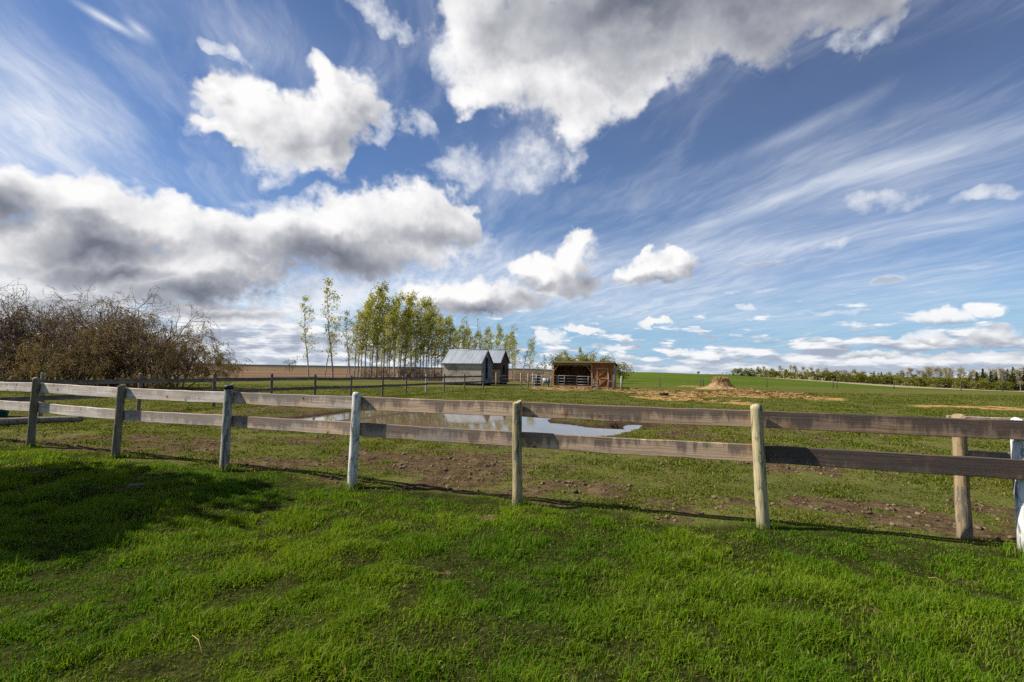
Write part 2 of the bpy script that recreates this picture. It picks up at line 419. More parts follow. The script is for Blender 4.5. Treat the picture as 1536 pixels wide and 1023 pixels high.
def plank_material(name, tan, grey, dark, bleach):
    """weathered sawn plank, grain along local x; object colour: r = how dark, g = how bleached, b = how much bare tan wood shows"""
    m, N, out = new_mat(name)
    oc, p, oi = object_coords(N)
    r, g, b = N.xyz(oi.outputs['Color'])
    lz = N.xyz(oc)[2]
    wob = N.noise(N.mapping(p, scale=(2.2, 2, 2.2)), 1.0, 4, 0.55, out='Color')
    pw = N.vmath('ADD', p, N.vmath('MULTIPLY', N.vmath('SUBTRACT', wob, (0.5, 0.5, 0.5)), (0.25, 0, 0.07)))
    grain = N.noise(N.mapping(pw, scale=(1.3, 34, 42)), 1.0, 6, 0.62, 0.5)
    rings = N.noise(N.mapping(pw, scale=(0.55, 8, 13)), 1.0, 3, 0.5, 0.9)
    blot = N.noise(N.mapping(p, scale=(1.4, 2.0, 3.0)), 1.0, 5, 0.62, 0.6)
    v = N.add('ShaderNodeTexVoronoi', feature='F1'); N.put(v.inputs['Vector'], N.mapping(pw, scale=(4.6, 0.6, 4.8))); v.inputs['Scale'].default_value = 1.0
    kn = N.math('MULTIPLY_ADD', N.math('SUBTRACT', grain, 0.5), 0.16, v.outputs['Distance'])
    knot = N.mapr(kn, 0.11, 0.05); halo = N.mapr(kn, 0.30, 0.10)
    # stain has run down the boards from their upper edge, in ragged streaks
    run = N.noise(N.mapping(p, scale=(7.5, 3.0, 1.3)), 1.0, 6, 0.66, 0.7)
    slow = N.noise(N.mapping(p, scale=(1.1, 3.0, 0.5)), 1.0, 3, 0.5, 0.3)
    drip = N.math('ADD', N.math('MULTIPLY_ADD', run, 0.62, N.math('MULTIPLY', slow, 0.50)), N.math('MULTIPLY', lz, 1.15))
    drip = N.mapr(N.math('ADD', drip, N.math('MULTIPLY', r, 0.12)), 0.50, 0.63)
    col = N.mix(N.mapr(N.math('ADD', blot, N.math('MULTIPLY_ADD', b, 0.34, -0.10)), 0.36, 0.60), grey, tan)
    col = N.mix(N.mapr(rings, 0.52, 0.64, 0.0, 0.35), col, N.vmath('MULTIPLY', col, (0.62, 0.55, 0.50)))
    col = N.mix(N.math('MULTIPLY', g, N.mapr(blot, 0.70, 0.35, 0.45, 0.95)), col, bleach)
    col = N.mix(N.math('MULTIPLY', drip, N.math('MULTIPLY_ADD', g, -0.60, 0.86)), col, N.mix(0.30, dark, grey))
    col = N.mix(N.math('MULTIPLY', halo, N.math('MULTIPLY_ADD', g, -0.35, 0.55)), col, (0.30, 0.15, 0.065))
    col = N.mix(N.math('MULTIPLY', knot, 0.9), col, (0.035, 0.024, 0.018))
    col = N.mix(N.mapr(grain, 0.56, 0.34, 0.0, 0.45), col, N.mix(0.6, col, dark))
    crack = N.mapr(N.noise(N.mapping(pw, scale=(0.5, 9, 26)), 1.0, 2, 0.5), 0.30, 0.25)
    col = N.mix(N.math('MULTIPLY', crack, 0.8), col, (0.03, 0.024, 0.02))
    col = N.mix(N.math('MULTIPLY', r, 0.72), col, dark)
    h = N.math('SUBTRACT', N.math('ADD', N.math('MULTIPLY', grain, 0.7), N.math('MULTIPLY', rings, 0.4)), N.math('MULTIPLY', crack, 0.8))
    principled(N, out, col, 0.85, 0.15, h, 0.006, 0.9)
    return m

def post_material(name):
    """round post: object colour is the wood or paint colour, streaked and flaking along its height"""
    m, N, out = new_mat(name)
    oc, p, oi = object_coords(N)
    z = N.xyz(oc)[2]
    st = N.noise(N.mapping(p, scale=(16, 16, 1.6)), 1.0, 6, 0.62, 0.8)
    flake = N.noise(N.mapping(p, scale=(11, 11, 3.6)), 1.0, 6, 0.68, 0.6)
    fine = N.noise(N.mapping(p, scale=(60, 60, 5)), 1.0, 4, 0.6)
    under = N.mix(0.55, N.vmath('MULTIPLY', oi.outputs['Color'], (0.40, 0.46, 0.50)), (0.11, 0.12, 0.115))
    col = N.mix(N.mapr(flake, 0.52, 0.60), oi.outputs['Color'], under)
    col = N.mix(N.mapr(st, 0.48, 0.66, 0.0, 0.75), col, N.mix(0.65, col, (0.09, 0.07, 0.05)))
    col = N.mix(N.mapr(N.noise(N.mapping(p, scale=(26, 26, 0.7)), 1.0, 3, 0.5), 0.62, 0.68, 0.0, 0.8), col, (0.045, 0.035, 0.028))
    col = N.mix(N.mapr(N.math('MULTIPLY_ADD', st, 0.25, z), 0.38, 0.10, 0.0, 0.55), col, (0.13, 0.105, 0.075))
    col = N.mix(N.mapr(fine, 0.6, 0.35, 0.0, 0.35), col, (0.06, 0.055, 0.05))
    principled(N, out, col, 0.85, 0.2, N.math('ADD', st, N.math('MULTIPLY', fine, 0.6)), 0.006, 1.0)
    return m

def board_wall_material(name, light, mid, dark, across=(0, 0, 1), width=0.15, gap=0.05):
    """boards: bands along one local axis with dark joints and streaks"""
    m, N, out = new_mat(name)
    oc, p, oi = object_coords(N, 20.0)
    t = N.math('DIVIDE', N.vmath('DOT_PRODUCT', oc, across), width)
    idx = N.math('FLOOR', t); fr = N.math('FRACT', t)
    wn = N.add('ShaderNodeTexWhiteNoise', noise_dimensions='1D'); N.put(wn.inputs['W'], idx)
    sc = (1.2, 1.2, 14) if across[2] else (12, 12, 1.0)
    st = N.noise(N.mapping(p, scale=sc), 1.0, 6, 0.62, 0.8)
    bl = N.noise(p, 0.9, 5, 0.6, 0.4)
    col = N.mix(N.mapr(N.math('ADD', st, N.math('MULTIPLY', N.math('SUBTRACT', wn.outputs['Value'], 0.5), 0.35)), 0.35, 0.66), mid, light)
    col = N.mix(N.mapr(bl, 0.52, 0.68, 0.0, 0.75), col, dark)
    joint = N.math('MAXIMUM', N.mapr(fr, gap, gap*0.4), N.mapr(fr, 1-gap*0.6, 1.0))
    col = N.mix(N.math('MULTIPLY', joint, 0.8), col, (0.02, 0.018, 0.015))
    h = N.math('SUBTRACT', N.math('MULTIPLY', st, 0.35), joint)
    principled(N, out, col, 0.85, 0.2, h, 0.015, 0.8)
    return m

def plain_material(name, col, rough=0.7, spec=0.3, metal=0.0, var=0.25, scale=6.0, dirt=(0.06, 0.045, 0.03)):
    m, N, out = new_mat(name)
    oc, p, oi = object_coords(N, 20.0)
    n = N.noise(p, scale, 6, 0.62, 0.4)
    c = N.mix(N.mapr(n, 0.48, 0.75, 0.0, var * 2), col, dirt)
    principled(N, out, c, N.mapr(n, 0.3, 0.7, rough - 0.08, rough + 0.1), spec, n, 0.01, 0.4, metal)
    return m

def leaf_material(name, a, b, trans=0.35, rough=0.6):
    """leaf or blade: colour attribute 'tint' (r mixes the two greens, g dries it)"""
    m, N, out = new_mat(name)
    at = N.add('ShaderNodeAttribute', attribute_name='tint')
    r, g, bb = N.xyz(at.outputs['Vector'])
    oi = N.add('ShaderNodeObjectInfo')
    r = N.math('ADD', r, N.math('MULTIPLY', N.math('SUBTRACT', oi.outputs['Random'], 0.5), 0.35), clamp=True)
    col = N.mix(r, a, b)
    col = N.mix(g, col, (0.30, 0.235, 0.10))
    d = N.add('ShaderNodeBsdfPrincipled'); N.put(d.inputs['Base Color'], col); d.inputs['Roughness'].default_value = rough
    d.inputs['Specular IOR Level'].default_value = 0.06
    t = N.add('ShaderNodeBsdfTranslucent'); N.put(t.inputs['Color'], N.vmath('MULTIPLY', col, (1.25, 1.15, 0.55)))
    mx = N.add('ShaderNodeMixShader'); mx.inputs[0].default_value = trans
    N.l.new(d.outputs[0], mx.inputs[1]); N.l.new(t.outputs[0], mx.inputs[2]); N.l.new(mx.outputs[0], out.inputs['Surface'])
    return m

def bark_material(name, a, b, scale=(6, 6, 2)):
    m, N, out = new_mat(name)
    oc, p, oi = object_coords(N, 20.0)
    n = N.noise(N.mapping(p, scale=scale), 1.0, 5, 0.6, 0.5)
    principled(N, out, N.mix(N.mapr(n, 0.38, 0.62), a, b), 0.9, 0.1, n, 0.02, 0.5)
    return m

M = {}
M['plank'] = plank_material('weathered_plank', (0.52, 0.35, 0.215), (0.25, 0.20, 0.17), (0.055, 0.041, 0.034), (0.78, 0.70, 0.61))
M['far_plank'] = plank_material('grey_plank', (0.2125, 0.17, 0.136), (0.1615, 0.1403, 0.1275), (0.0595, 0.04675, 0.0425), (0.34, 0.306, 0.272))
M['post'] = post_material('weathered_post')
M['granary_wall'] = board_wall_material('grey_board_wall', (0.46, 0.39, 0.315), (0.33, 0.28, 0.23), (0.12, 0.102, 0.088))
M['granary_gable'] = board_wall_material('shaded_gable_boards', (0.2295, 0.238, 0.255), (0.1615, 0.17, 0.1827), (0.085, 0.085, 0.0935))  # grey granary's gable boards, their bluish shade painted into the colour
M['dark_boards'] = board_wall_material('dark_brown_boards', (0.108, 0.0765, 0.054), (0.0675, 0.0495, 0.0378), (0.027, 0.0216, 0.018))
M['shelter_boards'] = board_wall_material('brown_shed_boards', (0.30, 0.128, 0.050), (0.20, 0.085, 0.036), (0.11, 0.050, 0.025), (1, 0, 0), 0.20, 0.06)
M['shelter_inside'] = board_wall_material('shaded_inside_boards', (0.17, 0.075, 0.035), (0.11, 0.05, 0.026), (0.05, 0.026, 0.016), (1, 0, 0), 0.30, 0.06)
M['shelter_trim'] = plain_material('tan_trim_wood', (0.3, 0.195, 0.105), 0.8, 0.2, 0, 0.2)
M['orange_trim'] = plain_material('orange_brown_trim_wood', (0.4176, 0.216, 0.0864), 0.8, 0.2, 0, 0.2)
M['side_boards'] = board_wall_material('pale_grey_side_boards', (0.315, 0.285, 0.255), (0.24, 0.2175, 0.195), (0.12, 0.105, 0.09), (0, 1, 0), 0.2, 0.06)
M['dark'] = plain_material('dark_void', (0.012, 0.011, 0.011), 0.9, 0.1, 0, 0.1)
M['dark_roof'] = plain_material('dark_roofing', (0.07, 0.05, 0.04), 0.85, 0.2, 0, 0.2)
M['galv'] = plain_material('galvanised_pipe', (0.20, 0.205, 0.21), 0.5, 0.4, 0.2, 0.12, 3.0, (0.12, 0.09, 0.07))
M['rubber'] = plain_material('black_rubber', (0.012, 0.012, 0.013), 0.6, 0.4, 0, 0.15)
M['white_paint'] = plain_material('white_plastic', (0.33, 0.36, 0.34), 0.5, 0.4, 0, 0.15)
M['green_paint'] = plain_material('dull_green_plastic', (0.05, 0.13, 0.09), 0.5, 0.4, 0, 0.15)
M['blue_drum'] = plain_material('dark_blue_plastic', (0.014, 0.018, 0.045), 0.45, 0.4, 0, 0.15)
M['teal'] = plain_material('teal_plastic', (0.015, 0.14, 0.15), 0.5, 0.4, 0, 0.15)
M['wire'] = plain_material('fence_wire', (0.30, 0.30, 0.29), 0.5, 0.4, 0.5, 0.1)
M['steel_post'] = plain_material('dark_steel_post', (0.06, 0.065, 0.055), 0.7, 0.3, 0.2, 0.2)
M['straw'] = plain_material('straw', (0.368, 0.248, 0.108), 0.9, 0.1, 0, 0.25, 5.0, (0.16, 0.088, 0.036))

def roof_metal():
    m, N, out = new_mat('galvanised_roof')
    oc, p, oi = object_coords(N, 20.0)
    n = N.noise(N.mapping(p, scale=(3, 0.5, 0.5)), 1.0, 5, 0.6)
    n2 = N.noise(p, 1.1, 5, 0.6)
    col = N.mix(N.mapr(n, 0.35, 0.68), (0.20, 0.225, 0.255), (0.285, 0.31, 0.345))
    col = N.mix(N.mapr(n2, 0.58, 0.72, 0, 0.45), col, (0.26, 0.22, 0.19))
    principled(N, out, col, 0.5, 0.5, n, 0.004, 0.4, 0.35); return m
M['roof_metal'] = roof_metal()

# ================================================================== the fence line of the foreground (needed by the ground)
MAIN = [(-60, 658), (45, 672), (173, 687), (336, 704), (528, 730), (776, 757), (1145, 794), (1529, 829)]
MAIN_XY = [on_ground(u, v) for u, v in MAIN]
MAIN_XY[0] = MAIN_XY[1] + (MAIN_XY[1] - MAIN_XY[2]) * 1.0
MAIN_XY.insert(0, MAIN_XY[0] + (MAIN_XY[0] - MAIN_XY[1]))
MAIN_XY.append(MAIN_XY[-1] + (MAIN_XY[-1] - MAIN_XY[-2]) * 1.0)
MAIN_XY.append(MAIN_XY[-1] + (MAIN_XY[-1] - MAIN_XY[-2]) * 1.0)
_mx = np.array([p[0] for p in MAIN_XY]); _my = np.array([p[1] for p in MAIN_XY])
def fence_y(x):
    x = np.asarray(x, dtype=float)
    y = np.interp(x, _mx, _my)
    y = np.where(x < _mx[0], _my[0] + (x - _mx[0]) * -0.37, y)
    return np.where(x > _mx[-1], _my[-1] + (x - _mx[-1]) * -0.28, y)

# ================================================================== terrain
WATER_Z = -0.10
POND_PX = [(440,629),(478,624),(522,618),(590,613),(690,611),(770,612),(826,617),(829,634),(880,641),(921,643),(928,636),(962,637.5),(948,646),(925,652),(915,655),(870,656),(800,659),(700,652),(600,646),(510,640),(460,634)]
POND = np.array([on_ground(u, v, WATER_Z) for u, v in POND_PX])
def _ragged(P, step=0.45, amp=0.16):
    out = []
    for a, b in zip(P, np.roll(P, -1, axis=0)):
        n = max(1, int(np.hypot(*(b-a))/step)); d = (b-a)/max(1e-6, np.hypot(*(b-a))); nr = np.array([-d[1], d[0]])
        for k in range(n):
            p = a + (b-a)*k/n; w = (fbm(np.array([p[0]]), np.array([p[1]]), 1.3, 3, 55)[0]-.5)*4*amp
            out.append(p + nr*w)
    return np.array(out)
POND = _ragged(POND)
def pond_sd(x, y):
    """distance inside (positive) or outside (negative) the pond outline"""
    x = np.asarray(x, dtype=float); y = np.asarray(y, dtype=float)
    d = np.full(x.shape, 1e9); ins = np.zeros(x.shape, dtype=bool)
    for (ax, ay), (bx, by) in zip(POND, np.roll(POND, -1, axis=0)):
        ex, ey = bx-ax, by-ay
        t = np.clip(((x-ax)*ex + (y-ay)*ey) / (ex*ex+ey*ey), 0, 1)
        d = np.minimum(d, np.hypot(x-ax-t*ex, y-ay-t*ey))
        c = ((ay > y) != (by > y)) & (x < (bx-ax)*(y-ay)/np.where(abs(by-ay) < 1e-9, 1e-9, by-ay) + ax)
        ins ^= c
    return np.where(ins, d, -d)

def px_patch(x, y, spots):
    """soft patches on the ground: each (u, v, ru, rv) is where the photo shows it"""
    acc = np.zeros(np.shape(x))
    for (u, v, ru, rv) in spots:
        c = on_ground(u, v); n = on_ground(u, v + rv); f = on_ground(u, v - rv) if v - rv > 566 else c * 2 - n
        ry = (f[1] - n[1]) / 2; rx = ru / FPX * c[1]; cy = (f[1] + n[1]) / 2
        cx = (u - 768) / FPX * cy
        d = ((x-cx)/rx)**2 + ((y-cy)/ry)**2
        acc = np.maximum(acc, np.clip(1.25 - d, 0, 1))
    return acc
DIRT = [(70,668,70,12),(200,668,130,18),(300,672,60,15),(430,695,110,12),(420,614,90,9),(470,660,60,8),(580,690,130,20),(690,700,110,26),(640,735,120,18),(740,690,90,14),
        (520,725,60,14),(860,735,80,20),(800,745,50,18),(820,755,60,10),(1190,702,70,10),(1230,755,60,20),(1330,775,120,26),(1420,790,90,22),(1500,770,70,28),(1480,700,60,10),(1540,800,80,20),
        (900,608,120,5),(1000,640,45,12),(960,612,60,6),(700,607,160,4),(860,640,60,9),(1020,650,50,6),(40,697,50,9),(235,718,45,7),(200,735,30,6),(1190,642,60,6)]
LAWN_DIRT = [(668,777,30,3),(783,780,14,4),(668,860,22,4),(527,968,16,6),(40,700,42,7),(235,717,38,5),(200,732,26,5),(400,838,14,4),(60,712,40,5),(1300,915,18,4),(1440,872,30,5)]
STRAW = [(960,588,70,6),(1050,593,110,6),(1080,586,50,8),(1130,594,80,6),(1210,597,90,4),(850,585,70,3),(1000,598,60,4),(1090,604,50,4),
         (1440,611,110,2.4),(1530,615,80,2.4)]
def cover(x, y):
    """what lies on the ground: dirt, straw, stubble, lushness"""
    x = np.asarray(x, dtype=float); y = np.asarray(y, dtype=float)
    n1 = fbm(x, y, 0.9, 4, 11); n2 = fbm(x, y, 3.5, 3, 5); n3 = fbm(x, y, 0.28, 3, 23)
    side = y - fence_y(x)                                        # > 0 beyond the fence
    lush = 1 - sstep(-0.10, 0.30, side + (n1 - 0.5) * 0.9)
    paddock = (1 - lush) * (1 - sstep(16, 30, y))
    dirt = px_patch(x, y, DIRT) * (1 - lush)
    n4 = fbm(x * 0.55, y * 1.5, 0.16, 3, 29)
    dirt = sstep(0.36, 0.80, dirt * 0.52 + (n1 - 0.5) * 1.05 + (n3 - 0.5) * 1.1 + (n4 - 0.5) * 0.9 + 0.27 * paddock)
    lawn = px_patch(x, y, LAWN_DIRT) * lush
    dirt = np.maximum(dirt, sstep(0.35, 0.65, lawn * 0.7 + (n3 - 0.5) * 1.0))
    sd = pond_sd(x, y)
    shore = np.clip(1.1 - np.abs(sd) / 1.3, 0, 1) * (sd < 0.4) * (0.55 + 0.6 * (y > 15))
    dirt = np.maximum(dirt, sstep(0.30, 0.75, shore + (n1 - 0.5) * 1.1))
    dirt = np.where(sd > 0.1, 1.0, dirt)
    straw = sstep(0.28, 0.85, px_patch(x, y, STRAW) * 0.66 + (n2 - 0.5) * 1.1 + (n1 - 0.5) * 0.9)
    straw = straw * (px_patch(x, y, STRAW) > 0)
    az = np.degrees(np.arctan2(x, y))
    stub = sstep(60, 72, y + (n2 - 0.5) * 6 + np.clip(az, -60, 10) * 0.15) * (1 - sstep(3.0, 8.0, az + (n2 - 0.5) * 2))
    stub = np.where(y < 0, 0, stub)
    return dirt, straw, stub, lush

def terrain(x, y, fine=True):
    x = np.asarray(x, dtype=float); y = np.asarray(y, dtype=float)
    r = np.hypot(x, y); az = np.degrees(np.arctan2(x, y))
    z = 2.1 * np.exp(-((az - 15.5) / 10.0)**2) * sstep(80, 250, r)
    z = z - 5.2 * sstep(24, 48, az) * sstep(60, 330, r)
    z = z + 17.0 * sstep(1300, 2600, r) * (1 - sstep(2, 9, az))
    z = z + (fbm(x, y, 9.0, 3, 3) - 0.5) * 0.10 * sstep(1.5, 9, r) * (1 - sstep(40, 90, r))
    sd = pond_sd(x, y)
    z = z - 0.55 * sstep(-1.2, 2.6, sd) * (r < 60) - 0.03 * sstep(-0.1, 0.1, sd)
    z = np.where((sd < 0) & (sd > -1.4), np.maximum(z, WATER_Z + 0.012 + np.minimum(-sd, 0.5) * 0.08), z)
    z = np.where(sd > 0.05, np.minimum(z, WATER_Z - 0.03), z)
    return z

# ================================================================== ground sheet
def build_ground():
    front = np.radians(np.arange(-66, 66.001, 0.2)); back = np.radians(np.arange(72, 288.1, 6.0))
    ang = np.concatenate([front, back])
    rad = np.concatenate([[0.4, 0.9], 1.4 * (9000 / 1.4) ** (np.linspace(0, 1, 620))])
    A, R = np.meshgrid(ang, rad)
    X = np.sin(A) * R; Y = np.cos(A) * R
    dirt, straw, stub, lush = cover(X.ravel(), Y.ravel())
    Z = terrain(X.ravel(), Y.ravel())
    x, y = X.ravel(), Y.ravel(); r = R.ravel()
    near = 1 - sstep(16, 34, r)
    rough = (fbm(x, y, 0.20, 3, 41) - 0.5) * 0.060 + (np.abs(fbm(x, y, 0.55, 2, 57) - 0.5)) * -0.07
    sd = pond_sd(x, y)
    Z = Z + near * rough * np.clip(dirt, 0.12, 1) * (sd < -0.25) * (1 - lush * 0.7)
    Z = Z + (fbm(x, y, 0.7, 3, 63) - 0.5) * 0.13 * near * lush                  # humps in the lawn
    Z = Z + straw * 0.10 * fbm(x, y, 0.8, 3, 71) * (1 - sstep(60, 90, r))
    nr, na = len(rad), len(ang)
    V = np.stack([x, y, Z], 1)
    V = np.concatenate([V, [[0, 0, 0]]])
    i = np.arange(nr - 1)[:, None] * na; j = np.arange(na)[None, :]; j2 = (j + 1) % na
    quads = np.stack([i + j, i + j2, i + na + j2, i + na + j], -1).reshape(-1, 4)[:, ::-1]
    jj = np.arange(na); tris = np.stack([np.full(na, nr * na), jj, (jj + 1) % na], 1)[:, ::-1]
    me = fast_mesh('ground', V, quads, tris, True)
    cov = np.concatenate([np.stack([dirt, straw, stub], 1), [[0, 0, 0]]])
    colour_attr(me, 'cover', cov)
    lu = np.concatenate([np.stack([lush, lush, lush], 1), [[1, 1, 1]]])
    colour_attr(me, 'lush', lu)
    m, N, out = new_mat('pasture_ground')
    geo = N.add('ShaderNodeNewGeometry'); pos = geo.outputs['Position']
    at = N.add('ShaderNodeAttribute', attribute_name='cover'); c = N.xyz(at.outputs['Vector'])
    al = N.add('ShaderNodeAttribute', attribute_name='lush')
    px, py, pz = N.xyz(pos)
    big = N.noise(N.mapping(pos, scale=(0.03, 0.07, 0.0)), 1.0, 5, 0.6)
    mid = N.noise(pos, 0.55, 6, 0.62, 0.3)
    fine = N.noise(pos, 7.0, 6, 0.66)
    grit = N.noise(pos, 34.0, 4, 0.62)
    # grazed grass: green, olive, with dry thatch
    g = N.mix(N.mapr(N.math('MULTIPLY_ADD', fine, 0.4, N.math('MULTIPLY', mid, 0.6)), 0.36, 0.62), (0.0416, 0.06, 0.0096), (0.088, 0.1, 0.0176))
    g = N.mix(N.mapr(big, 0.40, 0.64), g, N.mix(0.55, g, (0.12, 0.116, 0.0336)))
    g = N.mix(N.mapr(N.math('MULTIPLY_ADD', fine, 0.5, N.math('MULTIPLY', mid, 0.5)), 0.52, 0.64, 0.0, 0.40), g, (0.16, 0.124, 0.06))
    lawn = N.mix(N.mapr(N.math('MULTIPLY_ADD', grit, 0.6, N.math('MULTIPLY', fine, 0.4)), 0.38, 0.62), (0.0112, 0.0136, 0.004), (0.04, 0.0432, 0.012))
    g = N.mix(N.mapr(N.math('ADD', grit, N.math('MULTIPLY', fine, 0.4)), 0.62, 0.82, 0.0, 0.5), g, (0.128, 0.096, 0.056))
    g = N.mix(N.mapr(grit, 0.46, 0.30, 0.0, 0.5), g, (0.024, 0.0288, 0.008))
    g = N.mix(N.xyz(al.outputs['Vector'])[0], g, lawn)
    # the hayfield beyond the wire is an even green
    crop = N.mix(N.mapr(N.noise(N.mapping(pos, scale=(0.010, 0.045, 0)), 1.0, 5, 0.6), 0.38, 0.62), (0.052, 0.084, 0.012), (0.08, 0.104, 0.0176))
    g = N.mix(N.mapr(py, 56.0, 72.0), g, crop)
    # mud and dung
    d = N.mix(N.mapr(N.math('MULTIPLY_ADD', grit, 0.5, N.math('MULTIPLY', fine, 0.5)), 0.40, 0.60), (0.03869, 0.0263, 0.01493), (0.103, 0.07338, 0.04019))
    d = N.mix(N.mapr(N.noise(pos, 2.1, 4, 0.6), 0.55, 0.7, 0.0, 0.7), d, (0.1373, 0.1009, 0.05454))
    dm = N.mapr(N.math('ADD', c[0], N.math('MULTIPLY', N.math('SUBTRACT', fine, 0.5), 1.4)), 0.34, 0.62)
    g = N.mix(dm, g, d)
    s = N.mix(N.mapr(N.noise(N.mapping(pos, scale=(3.5, 9.0, 3)), 1.0, 6, 0.7), 0.36, 0.64), (0.16, 0.084, 0.0288), (0.416, 0.272, 0.096))
    sm = N.mapr(N.math('ADD', c[1], N.math('MULTIPLY', N.math('SUBTRACT', N.noise(N.mapping(pos, scale=(1.3, 3.0, 1)), 1.0, 5, 0.65), 0.5), 1.3)), 0.32, 0.66)
    g = N.mix(sm, g, s)
    # stubble field, brown in long bands
    sn = N.noise(N.mapping(pos, rot=(0, 0, 0.06), scale=(0.006, 0.06, 0)), 1.0, 6, 0.62)
    stc = N.ramp(sn, [(0.32, (0.084, 0.0496, 0.0336)), (0.50, (0.124, 0.08, 0.0512)), (0.66, (0.2, 0.156, 0.092))])
    g = N.mix(N.mapr(c[2], 0.35, 0.65), g, stc)
    # pale stubble margin in front of the far woods
    mar = N.math('MULTIPLY', N.mapr(N.math('MULTIPLY_ADD', N.math('SUBTRACT', mid, 0.5), 4.0, N.vmath('LENGTH', pos)), 285.0, 300.0), N.mapr(N.math('DIVIDE', px, N.math('MAXIMUM', py, 1.0)), 0.50, 0.56))
    g = N.mix(mar, g, (0.272, 0.224, 0.144))
    # distant country beyond the fields: dark woods and hills
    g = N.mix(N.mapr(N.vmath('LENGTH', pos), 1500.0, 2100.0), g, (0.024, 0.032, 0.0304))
    g = N.mix(N.math('MULTIPLY', N.mapr(pz, -0.045, -0.085), N.math('MULTIPLY', N.mapr(c[0], 0.2, 0.5), 0.75)), g, (0.030, 0.021, 0.013))
    h = N.math('ADD', N.math('MULTIPLY', fine, 0.7), N.math('MULTIPLY', grit, 0.35))
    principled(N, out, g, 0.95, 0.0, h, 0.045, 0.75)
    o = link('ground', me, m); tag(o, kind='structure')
    return o
build_ground()

def build_water():
    b = MB(); p = [(x, y, WATER_Z) for x, y in POND]
    cx, cy = POND.mean(0)
    q = [(cx + (x - cx) * 1.0 + (x - cx) / max(1e-3, math.hypot(x - cx, y - cy)) * 0.35, cy + (y - cy) + (y - cy) / max(1e-3, math.hypot(x - cx, y - cy)) * 0.35, WATER_Z) for x, y in POND]
    me = mesh_from('water', q, [tuple(range(len(q)))])
    if me.polygons[0].normal.z < 0: me.flip_normals()
    m, N, out = new_mat('pond_water')
    geo = N.add('ShaderNodeNewGeometry'); pos = geo.outputs['Position']
    r1 = N.noise(N.mapping(pos, scale=(2.2, 6.0, 1)), 1.0, 3, 0.5, 0.3)
    p_ = principled(N, out, N.mix(N.mapr(r1, 0.3, 0.7), (0.125, 0.090, 0.055), (0.150, 0.108, 0.066)), 0.03, 0.5, r1, 0.0035, 0.10)
    p_.inputs['IOR'].default_value = 1.38
    o = link('water', me, m); tag(o, kind='structure')
build_water()

# ================================================================== grass: blades set out by what grows where
def blades(P, h, w, lean, tint, seed):
    g = np.random.default_rng(seed); n = len(P)
    a = g.uniform(0, 2*np.pi, n); side = np.stack([np.cos(a), np.sin(a), np.zeros(n)], 1)
    la = a + np.pi/2 + g.normal(0, 0.5, n); fl = np.stack([np.cos(la), np.sin(la), np.zeros(n)], 1)
    # a light wind bends everything a little to the right
    fl = fl + np.array([0.10, 0.0, 0]); up = np.array([0, 0, 1.0])
    bend = (lean * g.uniform(0.3, 1.5, n))[:, None]
    w = (w * g.uniform(0.7, 1.3, n))[:, None]; h = h[:, None]
    base = P
    midp = P + up * h * 0.58 + fl * h * bend * 0.30
    tip = P + up * h * (1.0 - 0.25 * np.clip(bend, 0, 1.6)) + fl * h * bend * 1.0
    V = np.stack([base - side*w*0.5, base + side*w*0.5, midp - side*w*0.42, midp + side*w*0.42, tip], 1).reshape(-1, 3)
    k = np.arange(n)[:, None] * 5
    quads = k + np.array([[0, 1, 3, 2]]); tris = k + np.array([[2, 3, 4]])
    cols = np.repeat(tint, 5, axis=0)
    return V, quads, tris, cols

def scatter(y0, y1, dens, seed, widen=1.16):
    """random ground points, denser near: dens(y) per square metre"""
    g = np.random.default_rng(seed)
    edges = np.linspace(y0, y1, 60); out = []
    for a, b in zip(edges[:-1], edges[1:]):
        m = (a + b) / 2; half = widen * m + 1.0
        n = int((b - a) * 2 * half * dens(m))
        out.append(np.stack([g.uniform(-half, half, n), g.uniform(a, b, n)], 1))
    return np.concatenate(out)

